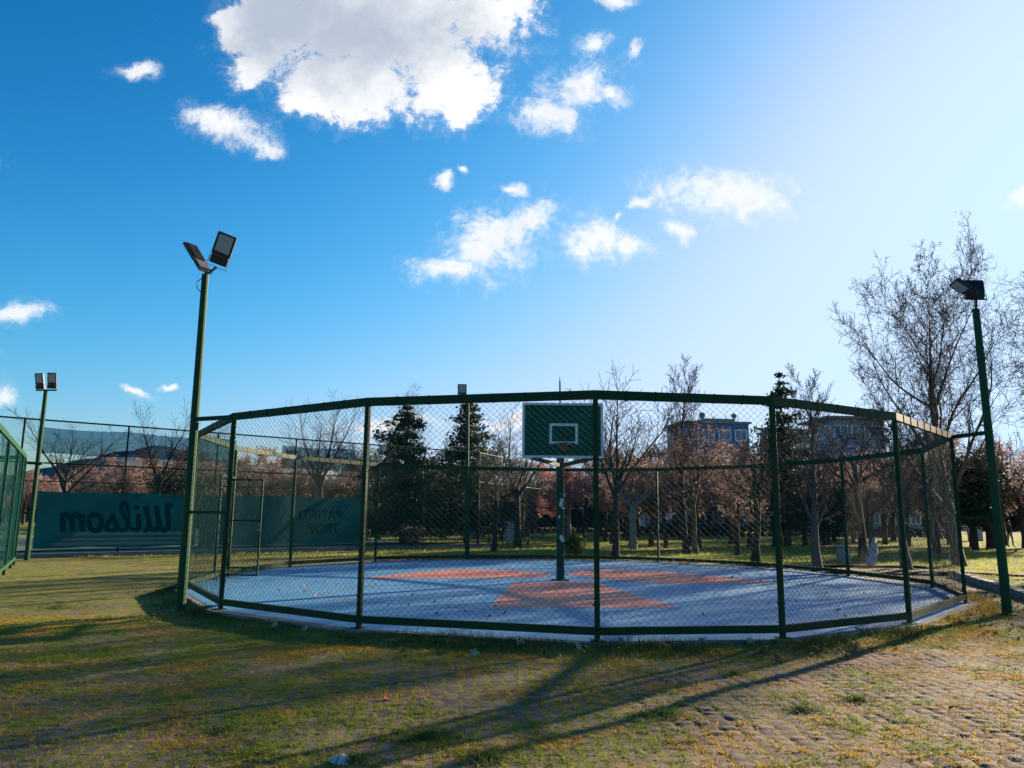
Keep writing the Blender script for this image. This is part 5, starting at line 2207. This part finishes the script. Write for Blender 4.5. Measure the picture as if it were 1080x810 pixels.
BIG = [(395, 15, 150, 85, 0), (295, 25, 65, 70, 15), (365, 85, 85, 45, 5), (470, 85, 60, 52, 15), (515, 15, 62, 45, -20), (487, 112, 26, 30, 0), (262, 70, 30, 22, 20), (330, 110, 40, 18, 10), (248, 30, 28, 30, 0)]
MID = [(238, 134, 56, 21, 24), (280, 155, 24, 14, 10), (142, 73, 26, 10, -8),
       (614, 90, 56, 32, -35), (583, 128, 44, 22, 10), (645, 98, 24, 18, 0), (627, 42, 20, 16, 0), (668, 48, 9, 9, 0), (650, 4, 20, 9, 0),
       (522, 252, 64, 46, -25), (565, 230, 32, 22, -20), (475, 288, 46, 15, 18), (505, 268, 48, 30, 0), (541, 196, 26, 7, 18), (465, 183, 10, 7, 0), (486, 173, 7, 4, 0),
       (628, 248, 42, 32, 0), (662, 257, 32, 17, 5), (612, 262, 18, 10, 0), (652, 224, 9, 5, -30),
       (760, 203, 78, 29, 8), (795, 213, 46, 24, 10), (716, 238, 20, 11, 18), (678, 205, 18, 8, -20),
       (15, 327, 42, 15, 6), (8, 413, 20, 14, 0), (145, 409, 20, 5, 12), (179, 406, 11, 4, 0), (420, 448, 70, 8, 0), (540, 444, 60, 8, 0), (1090, 215, 30, 14, 0), (-60, 360, 60, 18, 0), (1180, 120, 90, 40, 20), (-120, 150, 90, 30, 10)]
n1 = wnoise(warp, 12.0, 10, 0.68)
n2 = wnoise(warp, 46.0, 10, 0.76)
n3 = wnoise(uv, 5.0, 5, 0.6)
m1, m2_, m3 = (wmath('SUBTRACT', n_, 0.5) for n_ in (n1, n2, n3))
nz = wmath('ADD', wmath('MULTIPLY', m1, 1.45), wmath('MULTIPLY', m2_, 1.5))
fb = blob_field(BIG, warp)
fm = blob_field(MID, warp)
db = wmath('ADD', wmath('MULTIPLY', fb, 1.0), wmath('MULTIPLY', nz, 1.05))
dm = wmath('ADD', wmath('MULTIPLY', fm, 0.95), wmath('MULTIPLY', nz, 1.35))
ab = wmath('ADD', wmath('MULTIPLY', smooth(db, 0.0, 0.42), 0.86), wmath('MULTIPLY', smooth(db, -0.28, 0.25), 0.14))
am = wmath('ADD', wmath('MULTIPLY', smooth(dm, 0.0, 0.95), 0.84), wmath('MULTIPLY', smooth(dm, -0.30, 0.40), 0.16))
front = smooth(sep.outputs['Y'], 0.1, 0.2)
alpha = wmath('MULTIPLY', wmath('MAXIMUM', ab, am), front)
# thick parts of the clouds let less light through: greyer, in billows
core = blob_field([(385, 32, 150, 66, 3), (300, 20, 90, 70, 10)], warp)
billow = wmath('ADD', wmath('MULTIPLY', m3, 2.2), wmath('ADD', wmath('MULTIPLY', m1, 1.3), wmath('MULTIPLY', m2_, 0.45)))
grey = smooth(wmath('ADD', core, wmath('MULTIPLY', billow, 0.9)), -0.45, 0.95)
grey2 = wmath('MULTIPLY', smooth(wmath('ADD', dm, wmath('MULTIPLY', billow, 0.5)), 0.5, 1.2), 0.30)
gfac = wmath('MAXIMUM', wmath('MULTIPLY', grey, 0.92), grey2)
ccol = nd('ShaderNodeMix', data_type='RGBA')
nt.links.new(gfac, ccol.inputs[0])
CL = 1.0
ccol.inputs[6].default_value = (4.5, 4.5, 4.55, 1)
ccol.inputs[7].default_value = (1.85, 2.2, 2.75, 1)
# a deep clear-sky response: each channel has its own contrast
hs = nd('ShaderNodeHueSaturation')
hs.inputs['Saturation'].default_value = 1.15
nt.links.new(sky.outputs[0], hs.inputs['Color'])
sc_ = nd('ShaderNodeSeparateColor')
nt.links.new(hs.outputs[0], sc_.inputs[0])
cc_ = nd('ShaderNodeCombineColor')
for ch, (gain, gam, most, pw) in enumerate(((21.76, 2.4, 2.90, 1.5), (9.025, 1.65, 3.99, 1.5), (7.69, 1.6, 5.46, 2.0))):
    v_ = wmath('POWER', wmath('MULTIPLY', sc_.outputs[ch], 0.08), gam)
    v_ = wmath('MULTIPLY', v_, gain/(3.25*0.0732))
    # soft shoulder so the air round the sun stays pale blue: v / (1 + (v/most)^p)^(1/p)
    k_ = wmath('POWER', wmath('ADD', 1.0, wmath('POWER', wmath('DIVIDE', v_, most), pw)), 1.0/pw)
    nt.links.new(wmath('DIVIDE', v_, k_), cc_.inputs[ch])
skm = nd('ShaderNodeMix', data_type='RGBA')
nt.links.new(alpha, skm.inputs[0])
nt.links.new(cc_.outputs[0], skm.inputs[6])
nt.links.new(ccol.outputs[2], skm.inputs[7])
nt.links.new(skm.outputs[2], bg.inputs['Color'])
bg.inputs['Strength'].default_value = 0.0732

sd = bpy.data.lights.new('sun', 'SUN')
sd.energy = 5.0
sd.angle = rad(0.53)
sd.color = (1.0, 0.79, 0.57)
so = bpy.data.objects.new('sun', sd)
COL.objects.link(so)
a, e = rad(SUN_AZ), rad(SUN_EL)
trav = Vector((-math.sin(a)*math.cos(e), -math.cos(a)*math.cos(e), -math.sin(e)))
so.rotation_euler = trav.to_track_quat('-Z', 'Y').to_euler()

vs_ = scene.view_settings
scene.display_settings.display_device = 'sRGB'
vs_.view_transform = 'Standard'
vs_.look = 'None'
vs_.exposure = 1.7
vs_.gamma = 1.0
scene.render.engine = 'CYCLES'
scene.cycles.use_denoising = True
scene.cycles.max_bounces = 6
scene.cycles.transparent_max_bounces = 16
